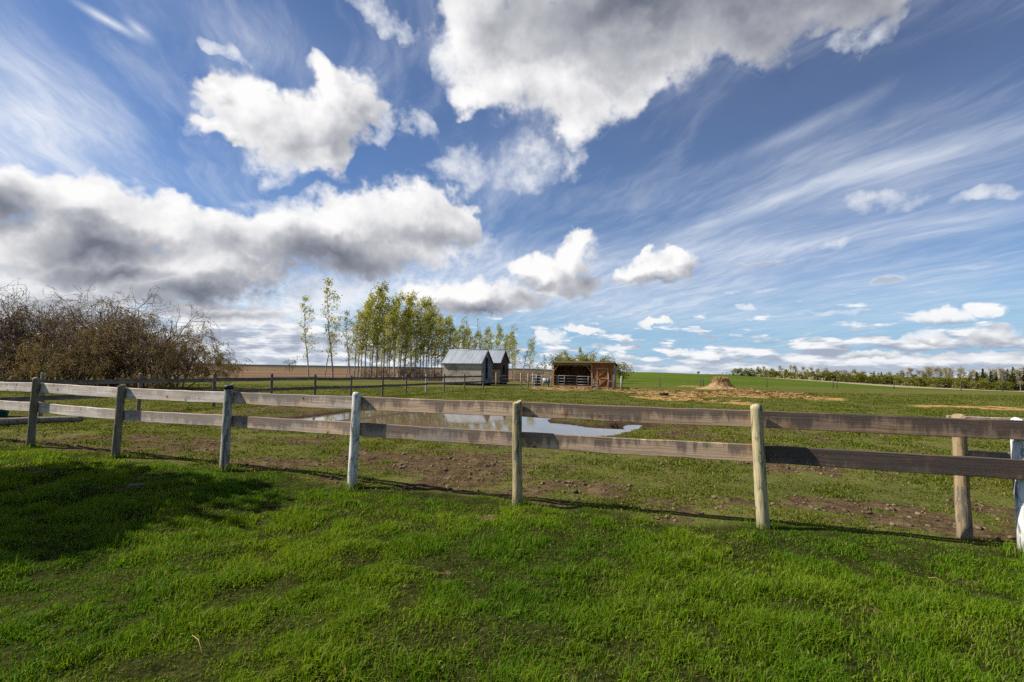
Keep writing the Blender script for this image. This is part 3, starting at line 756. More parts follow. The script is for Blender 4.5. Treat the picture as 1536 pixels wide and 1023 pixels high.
def build_grass():
    mat = leaf_material('grass_blade', (0.054, 0.138, 0.005), (0.152, 0.230, 0.010), 0.42, 0.6)
    mat_dry = leaf_material('grazed_blade', (0.068, 0.098, 0.007), (0.130, 0.142, 0.016), 0.35, 0.7)
    g = np.random.default_rng(99)
    # lush lawn this side of the fence
    P = scatter(1.9, 9.6, lambda y: 9500 if y < 3.2 else 9500 * (3.2 / y) ** 1.45, 1)
    side = P[:, 1] - fence_y(P[:, 0])
    n1 = fbm(P[:, 0], P[:, 1], 0.9, 4, 11); clump = fbm(P[:, 0], P[:, 1], 0.24, 3, 83); broad = fbm(P[:, 0], P[:, 1], 1.7, 3, 87)
    lush = 1 - sstep(-0.10, 0.30, side + (n1 - 0.5) * 0.9)
    bare = sstep(0.35, 0.65, px_patch(P[:, 0], P[:, 1], LAWN_DIRT) * 0.7 + (fbm(P[:, 0], P[:, 1], 0.28, 3, 23) - 0.5))
    keep = g.random(len(P)) < lush * (1 - 0.9 * bare) * np.clip(0.48 + 2.6 * (clump - 0.34), 0.38, 1)
    P, clump, broad, n1 = P[keep], clump[keep], broad[keep], n1[keep]
    hh = (0.020 + 0.062 * np.clip(clump * 2.6 - 0.95, 0.0, 1) + 0.030 * np.clip(broad * 2.0 - 0.75, 0, 1)) * g.uniform(0.5, 1.4, len(P))
    hh *= np.clip(0.35 + (fence_y(P[:, 0]) - P[:, 1]) / 0.9, 0.35, 1.0)      # shorter along the fence, where it is grazed through the rails
    hh[g.random(len(P)) < 0.012] *= 1.5
    Zl = (fbm(P[:, 0], P[:, 1], 0.7, 3, 63) - 0.5) * 0.13 * lush[keep]
    P3 = np.stack([P[:, 0], P[:, 1], terrain(P[:, 0], P[:, 1]) + Zl - 0.008], 1)
    wide = np.where(g.random(len(P)) < 0.14, 2.7, 1.0); hh = np.where(wide > 2, hh * 0.7, hh)
    w = (0.0026 + 0.0006 * P[:, 1]) * wide
    yel = np.clip((n1 - 0.40) * 1.6 + (broad - 0.5) * 0.8 + g.normal(0, 0.26, len(P)) + 0.28, 0, 1)
    dry = np.where(g.random(len(P)) < 0.065, g.uniform(0.4, 1.0, len(P)), 0)
    tint = np.stack([yel, dry, dry * 0], 1)
    # taller untrimmed tufts at the foot of every post
    extra = []
    for (bx, by) in MAIN_XY[1:10]:
        k = 190; a = g.uniform(0, 2*np.pi, k); rr = 0.055 + np.abs(g.normal(0, 0.075, k)); extra.append(np.stack([bx + np.cos(a)*rr, by + np.sin(a)*rr], 1))
    E = np.concatenate(extra); E3 = np.stack([E[:, 0], E[:, 1], terrain(E[:, 0], E[:, 1]) - 0.01], 1)
    P3 = np.concatenate([P3, E3]); hh = np.concatenate([hh, g.uniform(0.05, 0.15, len(E))]); w = np.concatenate([w, np.full(len(E), 0.006)])
    tint = np.concatenate([tint, np.stack([g.uniform(0, .8, len(E)), np.where(g.random(len(E)) < .12, .8, 0), np.zeros(len(E))], 1)])
    V, q, t, c = blades(P3, hh, w, g.uniform(0.2, 1.15, len(P3)), tint, 2)
    me = fast_mesh('lawn_grass', V, q, t); colour_attr(me, 'tint', c)
    o = link('lawn_grass', me, mat); tag(o, 'lush green lawn grass growing this side of the rail fence', 'grass', kind='stuff')
    # grazed turf in the paddock: short, thin, patchy, coarser with distance
    P = scatter(4.0, 46, lambda y: 2100 * (6 / max(y, 6)) ** 1.6, 3)
    side = P[:, 1] - fence_y(P[:, 0])
    dirt, straw, stub, lush = cover(P[:, 0], P[:, 1]); sd = pond_sd(P[:, 0], P[:, 1])
    clump = fbm(P[:, 0], P[:, 1], 0.55, 3, 91); broad = fbm(P[:, 0], P[:, 1], 2.6, 3, 93)
    keep = (side > 0.0) & (sd < 0.12) & (g.random(len(P)) < (1 - lush * 0.6) * (1 - 0.97 * dirt) * (1 - 0.9 * straw) * np.clip(0.35 + 1.6 * (clump - 0.35) + 1.6 * (broad - 0.48), 0.12, 1))
    P, clump, broad = P[keep], clump[keep], broad[keep]
    far = P[:, 1] / 6.0
    hh = (0.012 + 0.030 * np.clip(clump * 1.8 - 0.5, 0, 1)) * g.uniform(0.6, 1.5, len(P)) * np.clip(far, 1, 1.5)
    P3 = np.stack([P[:, 0], P[:, 1], terrain(P[:, 0], P[:, 1]) - 0.006], 1)
    w = (0.0032 + 0.0013 * P[:, 1])
    yel = np.clip(0.35 + (broad - 0.45) * 1.5 + g.normal(0, 0.25, len(P)), 0, 1)
    dry = np.where(g.random(len(P)) < 0.10, g.uniform(0.3, 1.0, len(P)), 0)
    V, q, t, c = blades(P3, hh, w, np.full(len(P), 0.9), np.stack([yel, dry, dry * 0], 1), 4)
    me = fast_mesh('paddock_grass', V, q, t); colour_attr(me, 'tint', c)
    o = link('paddock_grass', me, mat_dry); tag(o, 'short grazed grass in the muddy paddock beyond the rail fence', 'grass', kind='stuff')
    # loose straw strewn round the feeder, and clods and dung in the mud
    P = scatter(28, 56, lambda y: 26, 5, 0.62)
    s = cover(P[:, 0], P[:, 1])[1]; P = P[(g.random(len(P)) < s * 0.9)]
    P3 = np.stack([P[:, 0], P[:, 1], terrain(P[:, 0], P[:, 1]) + g.uniform(0.01, 0.10, len(P))], 1)
    a = g.uniform(0, np.pi, len(P)); L = g.uniform(0.08, 0.26, len(P)); dx = np.stack([np.cos(a) * L, np.sin(a) * L, g.uniform(-0.03, 0.06, len(P))], 1)
    wv = np.stack([-np.sin(a), np.cos(a), np.full(len(P), 0.6)], 1) * 0.022
    V = np.stack([P3 - dx - wv, P3 + dx - wv, P3 + dx + wv, P3 - dx + wv], 1).reshape(-1, 3)
    me = fast_mesh('loose_straw', V, np.arange(len(P) * 4).reshape(-1, 4))
    o = link('loose_straw', me, M['straw']); tag(o, 'loose orange straw strewn on the ground around the hay stack', 'straw', kind='stuff')
    # clods
    P = scatter(4.6, 15, lambda y: 55 * (6 / max(y, 6)), 6)
    d = cover(P[:, 0], P[:, 1])[0]; ok = (g.random(len(P)) < d) & (pond_sd(P[:, 0], P[:, 1]) < -0.2)
    P = P[ok]; z = terrain(P[:, 0], P[:, 1])
    ico = np.array([(0,0,1),(0.89,0,0.45),(0.28,0.85,0.45),(-0.72,0.53,0.45),(-0.72,-0.53,0.45),(0.28,-0.85,0.45),(0.72,0.53,-0.3),(-0.28,0.85,-0.3),(-0.89,0,-0.3),(-0.28,-0.85,-0.3),(0.72,-0.53,-0.3)])
    icf = np.array([(0,1,2),(0,2,3),(0,3,4),(0,4,5),(0,5,1),(1,6,2),(2,7,3),(3,8,4),(4,9,5),(5,10,1),(2,6,7),(3,7,8),(4,8,9),(5,9,10),(1,10,6)])
    S = (g.uniform(0.008, 0.026, len(P)) * g.uniform(0.6, 1.4, len(P)))[:, None, None]
    V = ico[None] * S * g.uniform(0.55, 1.35, (len(P), 11, 3)) * np.array([1.3, 1.3, 0.8]) + np.stack([P[:, 0], P[:, 1], z], 1)[:, None]
    T = (np.arange(len(P))[:, None, None] * 11 + icf[None]).reshape(-1, 3)
    me = fast_mesh('mud_clods', V.reshape(-1, 3), None, T)
    mm, N, out = new_mat('dry_mud'); oc = N.add('ShaderNodeTexCoord').outputs['Object']
    principled(N, out, N.mix(N.mapr(N.noise(oc, 9.0, 4, 0.6), 0.4, 0.62), (0.065, 0.046, 0.028), (0.18, 0.13, 0.078)), 0.95, 0.1)
    o = link('mud_clods', me, mm); tag(o, 'clods of trodden mud and dung scattered through the paddock', 'mud', kind='stuff')
build_grass()

# ================================================================== rail fences
def make_post(name, parent, xy, z0, h, r, colour, seed, lean=(0, 0), cap=False, square=False):
    g = random.Random(seed); b = MB(); n = 14; zs = [-0.12, 0.0, 0.15, 0.4, 0.7, 0.95, h - 0.02, h - 0.004, h]
    pts = [(lean[0]*z + g.uniform(-.003, .003), lean[1]*z + g.uniform(-.003, .003), z) for z in zs]
    rad = [r*1.06, r*1.06, r*1.03, r*1.0, r*g.uniform(.97, 1.02), r*g.uniform(.96, 1.0), r*.97, r*.96, r*.93]
    b.tube(pts, rad, n)
    o = b.build(name, M['post'], parent, True, (xy[0], xy[1], z0))
    o.color = (*colour, 1)
    if cap:
        c = MB(); c.tube([(lean[0]*h, lean[1]*h, h-.055), (lean[0]*h, lean[1]*h, h+.004), (lean[0]*h, lean[1]*h, h+.012)], [r*1.04, r*1.02, r*.7], n)
        c.build('post_cap', M['rubber'], o, True)
    return o

def make_rail(name, parent, a, b, z_a, z_b, height, thick, colour, seed, mat):
    """plank from ground point a to b; its centre line at z_a, z_b"""
    g = random.Random(seed)
    L = math.hypot(b[0]-a[0], b[1]-a[1]); ang = math.atan2(b[1]-a[1], b[0]-a[0])
    n = 14; v = []; f = []
    for i in range(n + 1):
        x = L * i / n; t = i / n
        dz = (z_b - z_a) * t + math.sin(t*math.pi) * g.uniform(-.004, .002) - math.sin(t*math.pi)*0.006
        wob = math.sin(t*math.pi*1.3 + seed) * 0.004
        hu = height/2 + g.uniform(-.0025, .0025); hl = height/2 + g.uniform(-.004, .003); e = 0.006
        v += [(x, wob-thick/2, dz-hl+e), (x, wob-thick/2+e, dz-hl), (x, wob+thick/2, dz-hl), (x, wob+thick/2, dz+hu), (x, wob-thick/2+e, dz+hu), (x, wob-thick/2, dz+hu-e)]
    for i in range(n):
        for k in range(6):
            f.append((i*6+k, i*6+(k+1) % 6, (i+1)*6+(k+1) % 6, (i+1)*6+k))
    f += [(5,4,3,2,1,0), tuple(n*6+k for k in range(6))]
    me = mesh_from(name, v, f)
    bmf = me; bmf.validate()
    o = link(name, me, mat, parent, (a[0], a[1], z_a))
    o.rotation_euler = (0, 0, ang); o.color = (*colour, 1)
    return o

def main_fence():
    root = thing('rail_fence', 'weathered two rail plank fence crossing the whole lawn, nearest the viewer', 'fence', (MAIN_XY[4][0], MAIN_XY[4][1], 0))
    ox, oy = MAIN_XY[4]
    P = [np.array([p[0]-ox, p[1]-oy]) for p in MAIN_XY]
    hs = [1.25, 1.26, 1.31, 1.235, 1.31, 1.258, 1.235, 1.262, 1.20, 1.25, 1.25]
    cols = [(.20,.18,.13),(.20,.18,.13),(.18,.155,.10),(.21,.18,.115),(.42,.41,.34),(.66,.66,.59),(.38,.31,.165),(.42,.36,.205),(.70,.71,.67),(.3,.26,.18),(.3,.26,.18)]
    leans = [(0,0),(0,0),(.018,.0),(.025,0),(.01,0),(.022,0),(-.014,0),(-.042,0),(-.02,0),(0,0),(0,0)]
    rr = [.063,.063,.062,.063,.066,.063,.058,.060,.068,.06,.06]
    for i, p in enumerate(P):
        ln = leans[i]
        off = np.array([0.0, 0.0])
        if i == 8: off = np.array([0.16, 0.075])           # this post stands behind the planks
        o = make_post('post', root, p + off, float(terrain(MAIN_XY[i][0], MAIN_XY[i][1])), hs[i], rr[i], cols[i], 100+i, ln, cap=(i == 4))
        if i == 5: o['label'] = 'post with flaking white and teal paint'
        if i == 4: o['label'] = 'grey post with a black cap'
        if i == 8: o['label'] = 'white painted post'
        if i in (6, 7): o['label'] = 'pale peeled round post'
    # rail colours per span: (dark, bleached, tan)
    up = [(.0,.95,.0),(.0,.97,.0),(.0,1.0,.0),(.0,.90,.3),(.04,.42,.25),(.0,.22,.85),(.05,.10,.65),(.60,.0,.60),(.6,0,.3),(.6,0,.3)]
    lo = [(.0,.95,.0),(.0,.95,.0),(.0,.97,.0),(.04,.70,.1),(.08,.30,.35),(.12,.22,.10),(.02,.16,.70),(.86,.0,.1),(.7,0,.2),(.7,0,.2)]
    zu = [1.15, 1.155, 1.157, 1.123, 1.119, 1.132, 1.137, 1.128, 1.118, 1.12, 1.12]; zl = [.772, .772, .774, .736, .748, .772, .769, .765, .758, .76, .76]
    for i in range(len(P)-1):
        if i == 8: continue                                # the long plank passes in front of the white post
        a, b = P[i], P[i+1]
        if i == 7: b = P[9]
        d = (b-a)/np.linalg.norm(b-a); nrm = np.array([-d[1], d[0]])     # away from the viewer
        back = 0.062 + 0.021
        oa = nrm*back; ob = nrm*back
        if i == 7: ob = -nrm*.03
        if i >= 8: oa = nrm*0.0; ob = nrm*0.0
        for (zz, cc, ht, nm) in ((zu, up, .182, 0), (zl, lo, .183, 1)):
            o = make_rail('rail', root, a+oa+d*0.004, b+ob-d*0.004, zz[i], zz[i+1], ht, .038, cc[i], 11*i+nm, M['plank'])
            if i == 7: o['label'] = 'dark brown rail'
            if i in (1, 2) : o['label'] = 'bleached pale rail'
main_fence()

def far_fence():
    pts = []
    for Y in (9.5, 12.2, 14.5, 17.0, 19.6, 22.2, 24.7, 27.2, 29.9, 32.3, 34.6, 37.0, 40.2, 43.6):
        X = -13.1 + (Y - 17.0) * (10.7 / 27.0); pts.append((X, Y))
    root = thing('rail_fence', 'thin grey plank fence along the far left side of the paddock, behind the pond', 'fence', (pts[3][0], pts[3][1], 0))
    ox, oy = pts[3]; g = random.Random(4)
    Q = [np.array([x-ox, y-oy]) for x, y in pts]; z0 = [float(terrain(x, y)) for x, y in pts]
    for i, p in enumerate(Q):
        col = (.55,.52,.44) if i == 10 else random.Random(i).choice([(.16,.12,.09),(.20,.155,.11),(.13,.10,.08)])
        if i == 2: col = (.36,.33,.20)
        if i == 3: col = (.26,.20,.13)
        o = make_post('post', root, p, z0[i], (1.38 if i == 2 else 1.32) + g.uniform(-.03, .03), .060, col, 300+i, (g.uniform(-.02,.02), 0))
        if i == 10: o['label'] = 'pale post'
    for i in range(len(Q)-1):
        a, b = Q[i], Q[i+1]; d = (b-a)/np.linalg.norm(b-a); nrm = np.array([d[1], -d[0]])*0.083
        for zz, ht, s in ((1.09, .15, 0), (.62, .145, 1)):
            make_rail('rail', root, a+nrm+d*.003, b+nrm-d*.003, z0[i]+zz+g.uniform(-.02,.02), z0[i+1]+zz+g.uniform(-.02,.02), ht, .036, (.18+g.uniform(-.1,.2), .12+g.uniform(0,.2), g.uniform(0,.6)), 500+3*i+s, M['far_plank'])
far_fence()

def right_fence():
    a = np.array([4.59, 4.95]); d = np.array([.952, -.305]); root = thing('rail_fence', 'second plank fence starting just behind the near fence at the right edge', 'fence', (a[0], a[1], 0))
    P = [np.zeros(2), d*2.4, d*4.8]
    cols = [(.30,.22,.12),(.3,.26,.18),(.3,.26,.18)]
    for i, p in enumerate(P):
        o = make_post('post', root, p, 0.0, 1.20, .062, cols[i], 700+i, (-.008, 0))
        if i == 0: o['label'] = 'brown round post with an orange stain near its foot'
    nrm = np.array([-d[1], d[0]])*.083
    for i in range(2):
        make_rail('rail', root, P[i]+nrm-(d*.06 if i == 0 else 0), P[i+1]+nrm-d*.004, 1.115, 1.11, .18, .038, (.15,.55,.2), 800+i, M['plank'])
        make_rail('rail', root, P[i]+nrm+d*.004, P[i+1]+nrm-d*.004, .765, .76, .18, .038, (.12,.35,.3), 810+i, M['plank'])
right_fence()

# ================================================================== buildings
def local_frame(corner, ang):
    """local x along the front to the left end (-), y into the building"""
    return corner, ang

def gable_shed(name, label, corner, yaw, L, D, wall_h, ridge_h, floor_z, mats, second=False):
    """corner = near right front corner; the front runs to local -x, the depth to local +y"""
    root = thing(name, label, 'shed', (corner[0], corner[1], float(terrain(*corner))), yaw)
    t = .06
    def wall(nm, pts, mat, lab=None):
        o = MB().raw(pts[0], pts[1]).build(nm, mat, root)
        if lab: o['label'] = lab
        return o
    f0 = floor_z
    MB().box(-L, 0, 0, t, f0, wall_h).build('front_wall', mats['front'], root)
    MB().box(-L, 0, D-t, D, f0, wall_h).build('back_wall', mats['front'], root)
    dc = (.47 if not second else .42)*D; dw = .30 if not second else .34; dz0, dz1 = (f0+.50, 3.02) if not second else (f0+1.10, wall_h-.38)
    def gable(x0, x1, opening):
        m = MB()
        prof_y = [t+.002, dc-dw, dc+dw, D-t-.002] if opening else [t+.002, D-t-.002]
        def roof_z(y): return wall_h + (ridge_h-wall_h)*(1-abs(y-D/2)/(D/2))
        def slab(y0, y1, za, zb0, zb1, ridge=False):
            ys = [y0, y1] if not (y0 < D/2 < y1 and ridge) else [y0, D/2, y1]
            top = [roof_z(y) if ridge else zb0 for y in ys]
            v = [(x0, y, za) for y in ys] + [(x0, y, z) for y, z in zip(ys, top)] + [(x1, y, za) for y in ys] + [(x1, y, z) for y, z in zip(ys, top)]
            k = len(ys); f = []
            for i in range(k-1):
                f += [(i+1, i, k+i, k+i+1), (2*k+i, 2*k+i+1, 3*k+i+1, 3*k+i), (i, i+1, 2*k+i+1, 2*k+i), (k+i+1, k+i, 3*k+i, 3*k+i+1)]
            f += [(0, 2*k, 3*k, k), (k-1, 2*k-1, 4*k-1, 3*k-1)]
            m.raw(v, f)
        if not opening: slab(t+.002, D-t-.002, f0, 0, 0, True)
        else:
            slab(t+.002, dc-dw, f0, 0, 0, True); slab(dc+dw, D-t-.002, f0, 0, 0, True)
            slab(dc-dw+.001, dc+dw-.001, f0, dz0, dz0); slab(dc-dw+.001, dc+dw-.001, dz1, 0, 0, True)
        return m
    gable(-t, -.001, True).build('gable_wall', mats['gable'], root)
    gable(-L+.001, -L+t, False).build('gable_wall', mats['gable'], root)
    fr = MB(); fr.box(-.02, .03, dc-dw-.09, dc-dw, dz0-.05, dz1+.07); fr.box(-.02, .03, dc+dw, dc+dw+.09, dz0-.05, dz1+.07); fr.box(-.02, .032, dc-dw-.001, dc+dw+.001, dz1, dz1+.08)
    fr.build('door_frame', mats['trim'], root)
    MB().box(-L+.2, -.2, .2, D-.2, f0-.06, f0-.005).build('floor', M['dark_boards'], root)
    sk = MB()
    for yy in (.25, D/2, D-.25): sk.box(-L+.1, -.1, yy-.09, yy+.09, 0.0 - .1, f0-.065)
    sk.build('skid', M['dark_boards'], root)
    # roof: corrugated metal, two slopes
    slope = (ridge_h-wall_h)/(D/2); ov = .20; ro = .13
    for s in (0, 1):
        v = []; f = []; n = int((L+2*ro)/.10)
        for i in range(n+1):
            x = -L-ro + (L+2*ro)*i/n; bump = .006*(-1)**i
            for (yy) in ((-ov, D/2) if s == 0 else (D+ov, D/2)):
                zz = ridge_h - slope*abs(yy-D/2) + .055 + bump
                v.append((x, yy, zz))
        for i in range(n): f.append((2*i, 2*i+2, 2*i+3, 2*i+1) if s == 0 else (2*i, 2*i+1, 2*i+3, 2*i+2))
        k = len(v); v += [(a, b, c-.03) for a, b, c in v]; f += [tuple(j+k for j in q[::-1]) for q in f]
        f += [(0, 1, k+1, k), (2*n+1, 2*n, k+2*n, k+2*n+1)] + [(2*i+2, 2*i, k+2*i, k+2*i+2) for i in range(n)]
        MB().raw(v, f).build('roof_sheet', M['roof_metal'], root)
    b = MB(); b.tube([(-L-ro, D/2, ridge_h+.075), (ro, D/2, ridge_h+.075)], .045, 8); b.build('ridge_cap', M['roof_metal'], root, True)
    for s in (-1, 1):
        for xx in (ro-.045, -L-ro+.045):
            bb = MB(); bb.bar((xx, D/2 + s*.02, ridge_h-.01), (xx, D/2 + s*(D/2+ov), wall_h - slope*ov - .01), .03, .11)
            bb.build('barge_board', mats['trim'], root)
    return root

gable_shed('granary', 'old grey board granary with a silvery metal roof, the larger front one of the pair', (-3.27, 52.0), math.radians(-18), 4.6, 3.4, 2.52, 3.90, .26,
           {'front': M['granary_wall'], 'gable': M['granary_gable'], 'trim': M['dark_boards']})
gable_shed('granary', 'dark brown board granary with a light metal roof, half hidden behind the grey one', (-1.36, 57.0), math.radians(-18), 3.4, 3.2, 2.72, 4.13, .22,
           {'front': M['dark_boards'], 'gable': M['dark_boards'], 'trim': M['dark_boards']}, True)

def shelter():
    a = np.array([4.22, 49.3]); b = np.array([10.10, 47.5]); W_ = float(np.hypot(*(b-a))); yaw = math.atan2(b[1]-a[1], b[0]-a[0])
    root = thing('livestock_shelter', 'brown board livestock shelter with an open front and a braced plank door', 'shelter', (a[0], a[1], float(terrain(*a))), yaw)
    D = 3.0; H = 2.62; HB = 2.25; so = 4.02                       # depth, front and back height, where the solid part starts
    MB().box(so, W_-.005, 0, .05, 0, H).build('front_wall', M['shelter_boards'], root)
    MB().box(0.05, W_-.055, D-.05, D, 0, HB).build('back_wall', M['shelter_inside'], root)
    def side(x0, x1, mat):
        v = [(x0,.052,0),(x1,.052,0),(x1,D,0),(x0,D,0),(x0,.052,H),(x1,.052,H),(x1,D,HB),(x0,D,HB)]
        MB().raw(v, [(0,3,2,1),(4,5,6,7),(0,1,5,4),(1,2,6,5),(2,3,7,6),(3,0,4,7)]).build('side_wall', mat, root)
    side(0, .05, M['shelter_inside']); side(W_-.05, W_, M['side_boards'])
    MB().raw([(so+.02,.06,0),(so+.06,.06,0),(so+.06,D-.06,0),(so+.02,D-.06,0),(so+.02,.06,H-.03),(so+.06,.06,H-.03),(so+.06,D-.06,HB-.03),(so+.02,D-.06,HB-.03)],
             [(0,3,2,1),(4,5,6,7),(0,1,5,4),(1,2,6,5),(2,3,7,6),(3,0,4,7)]).build('partition_wall', M['shelter_inside'], root)
    # roof slab with fascia
    o = .16
    v = [(-o,-.25,H+.012),(W_+o,-.25,H+.012),(W_+o,D+.2,HB+.012),(-o,D+.2,HB+.012)]; v += [(x,y,z+.05) for x,y,z in v]
    MB().raw(v, [(0,3,2,1),(4,5,6,7),(0,1,5,4),(1,2,6,5),(2,3,7,6),(3,0,4,7)]).build('roof', M['dark_roof'], root)
    MB().box(-o, W_+o, -.29, -.255, H-.06, H+.075).build('fascia', M['shelter_trim'], root)
    MB().box(0.02, so, -.04, -.002, H-.30, H-.12).build('header_beam', M['shelter_trim'], root)
    for xx in (0.0, so-.10):
        MB().box(xx, xx+.13, -.05, .045, -.05, H-.31 if xx < 1 else H-.31).build('post', M['orange_trim'], root)
    MB().bar((.12,-.02,H-.92), (.62,-.02,H-.28), .05, .16, (0,1,0)).build('corner_brace', M['orange_trim'], root)
    MB().bar((so-.10,-.02,H-.92), (so-.60,-.02,H-.28), .05, .16, (0,1,0)).build('corner_brace', M['orange_trim'], root)
    # door
    d0, d1, dz = 4.47, 5.63, 2.08
    dr = MB().box(d0, d1, -.045, -.004, .06, dz).build('door', M['shelter_boards'], root)
    f = MB(); f.box(d0, d0+.11, -.075, -.047, .06, dz); f.box(d1-.11, d1, -.075, -.047, .06, dz)
    for z in (.07, dz*.5-.05, dz-.12): f.box(d0+.112, d1-.112, -.073, -.047, z, z+.11)
    f.bar((d0+.13,-.062,dz*.5+.07), (d1-.13,-.062,dz-.14), .024, .10, (0,1,0)); f.bar((d0+.13,-.061,.20), (d1-.13,-.061,dz*.5-.07), .024, .10, (0,1,0))
    f.build('door_brace', M['orange_trim'], dr)
    MB().box(0.0, so, -.09, -.052, .02, .26).build('kick_board', M['orange_trim'], root)
shelter()

# ================================================================== pipe gates and panels, stock tank, drum, tub, stack
def pipe_panel(label, a, b, top, levels, cross, r=.024, ztilt=0.0):
    a = np.array(a); b = np.array(b); L = float(np.hypot(*(b-a))); yaw = math.atan2(b[1]-a[1], b[0]-a[0])
    root = thing('corral_panel', label, 'corral panel', (a[0], a[1], float(terrain(*a))), yaw, 'galvanised corral panels in front of the shelter')
    z0 = .16
    fr = MB(); fr.tube([(0,0,z0-.14),(0,0,top),(L,0,top),(L,0,z0-.14)], r*1.15, 8); fr.build('frame', M['galv'], root, True)
    for i in range(levels):
        z = z0 + (top-z0)*i/levels
        MB().tube([(r,0,z),(L-r,0,z)], r*.85, 6).build('rail', M['galv'], root, True)
    for c in cross:
        MB().tube([(L*c,-.03,z0-.02),(L*c,-.03,top+.01)], r*.9, 6).build('upright', M['galv'], root, True)
def px_at(u, Y): return ((u-768)/FPX*Y, Y)
pipe_panel('long galvanised pipe corral panel, left one, in front of the green tank', px_at(797,47.4), px_at(836,46.6), 1.24, 4, (.22,.42,.78))
pipe_panel('galvanised pipe corral panel across the open front of the shelter', px_at(838,46.5), px_at(865,46.2), 1.24, 4, (.34,))
pipe_panel('galvanised pipe corral panel ending at the solid wall of the shelter', px_at(866,46.2), px_at(889.5,45.7), 1.22, 4, (.72,))
pipe_panel('short low pipe corral panel leaning near the shelter door', px_at(890.5,45.2), px_at(900.5,44.9), .95, 3, ())
pipe_panel('narrow tall pipe corral panel by the right corner of the shelter', px_at(913,45.6), px_at(921.5,45.2), 1.45, 2, ())

def stock_tank():
    x, y = px_at(820, 55.0); root = thing('stock_tank', 'pale plastic water tank with a dark green end behind the corral panels', 'tank', (x, y, 0))
    b = MB(); n = 16
    b.tube([(-.55,0,.62),(-.52,0,.62),(-.1,0,.62),(.12,0,.62)], [.30,.40,.42,.42], n); b.build('body', M['white_paint'], root, True)
    b = MB(); b.tube([(.122,0,.62),(.5,0,.62),(.56,0,.62)], [.42,.40,.28], n); b.build('end_cap', M['green_paint'], root, True)
    for x0 in (-.45, .3): MB().box(x0, x0+.12, -.35, .35, 0, .30).build('stand', M['dark_boards'], root)
    root.scale = (.72, .72, .86)
stock_tank()
def drum():
    x, y = px_at(807, 54.0); root = thing('drum', 'dark blue plastic drum standing on boards behind the left corral panel', 'drum', (x, y, 0))
    b = MB(); b.tube([(0,0,.42),(0,0,.46),(0,0,.72),(0,0,.74),(0,0,.98),(0,0,1.0),(0,0,1.32),(0,0,1.36)], [.26,.29,.29,.305,.305,.29,.29,.26], 18); b.build('body', M['blue_drum'], root, True)
    b = MB(); b.tube([(.1,.05,1.361),(.1,.05,1.40)], [.06,.055], 10); b.build('bung', M['rubber'], root, True)
    b = MB(); b.box(-.35,.35,-.35,.35,0,.415); b.build('plinth', M['dark_boards'], root)
drum()
def feed_tub():
    x, y = on_ground(996.5, 594); root = thing('feed_tub', 'small black rubber feed tub lying on the straw in front of the hay stack', 'tub', (x, y, float(terrain(x, y))))
    b = MB(); n = 20; pr = [(.0,.02),(.24,.0),(.30,.20),(.325,.21),(.325,.19),(.29,.16),(.22,.05),(.0,.05)]
    b.tube([(0,0,max(z,0)+.0001*i) for i, (r, z) in enumerate(pr)], [max(r,.002) for r, z in pr], n, False); b.build('bowl', M['rubber'], root, True)
    for s in (-1, 1): 
        h = MB(); h.tube([(s*.30,-.09,.18),(s*.38,-.06,.19),(s*.38,.06,.19),(s*.30,.09,.18)], .016, 6); h.build('handle', M['rubber'], root, True)
feed_tub()
def teal_trough():
    x, y = on_ground(-12, 632); y += .9; x -= 1.0; root = thing('trough', 'teal plastic trough at the left edge behind the fallen pole', 'trough', (x-.35, y, float(terrain(x, y))))
    b = MB(); b.tube([(0,0,0),(0,0,.42),(0,0,.46),(0,0,.455),(0,0,.40),(0,0,.08)], [.58,.66,.70,.66,.62,.55], 24); b.build('basin', M['teal'], root, True)
    b = MB(); b.tube([(.665,0,.40),(.72,0,.36),(.72,0,.10)], .02, 6); b.build('hose', M['rubber'], root, True)
teal_trough()
def fallen_pole():
    a = on_ground(-130, 646); b = on_ground(124, 633)
    root_l = 'long grey pole lying in the grass behind the near fence at left'
    g = random.Random(5); pts = []; n = 12
    for i in range(n+1):
        t = i/n; x, y = a + (b-a)*t; pts.append((x, y, .15 + float(terrain(x, y)) - .05*t + g.uniform(-.008,.008)))
    m = MB(); m.tube(pts, [.125 - .05*i/n for i in range(n+1)], 12); 
    me = mesh_from('fallen_pole', m.v, m.f, True); o = link('fallen_pole', me, M['post']); o.color = (.30,.26,.20,1); tag(o, root_l, 'pole')
fallen_pole()
def scrap_plank():
    x, y = on_ground(205, 731)
    m = MB(); m.box(-.10,.10,-.04,.04,-.01,.02); o = m.build('scrap_board', M['plank'], None, False, (x, y, float(terrain(x, y))+.028))
    o.rotation_euler = (.05, -.06, .12); o.color = (.65,.0,.4,1); tag(o, 'short broken board lying in the shaded lawn', 'board')
scrap_plank()
def sticks():
    for (u0, v0, u1, v1, lab) in ((287,976,302,1003,'thin pale stick lying in the near grass at lower left'), (1393,884,1420,891,'thin tan stick lying in the near grass at lower right')):
        a = on_ground(u0, v0); b = on_ground(u1, v1); m = MB()
        m.tube([(a[0],a[1],.085),((a[0]+b[0])/2,(a[1]+b[1])/2+.01,.10),(b[0],b[1],.075)], [.0016,.0018,.001], 6)
        me = mesh_from('stick', m.v, m.f, True); o = link('stick', me, M['straw']); tag(o, lab, 'stick', 'dry sticks in the lawn')
sticks()

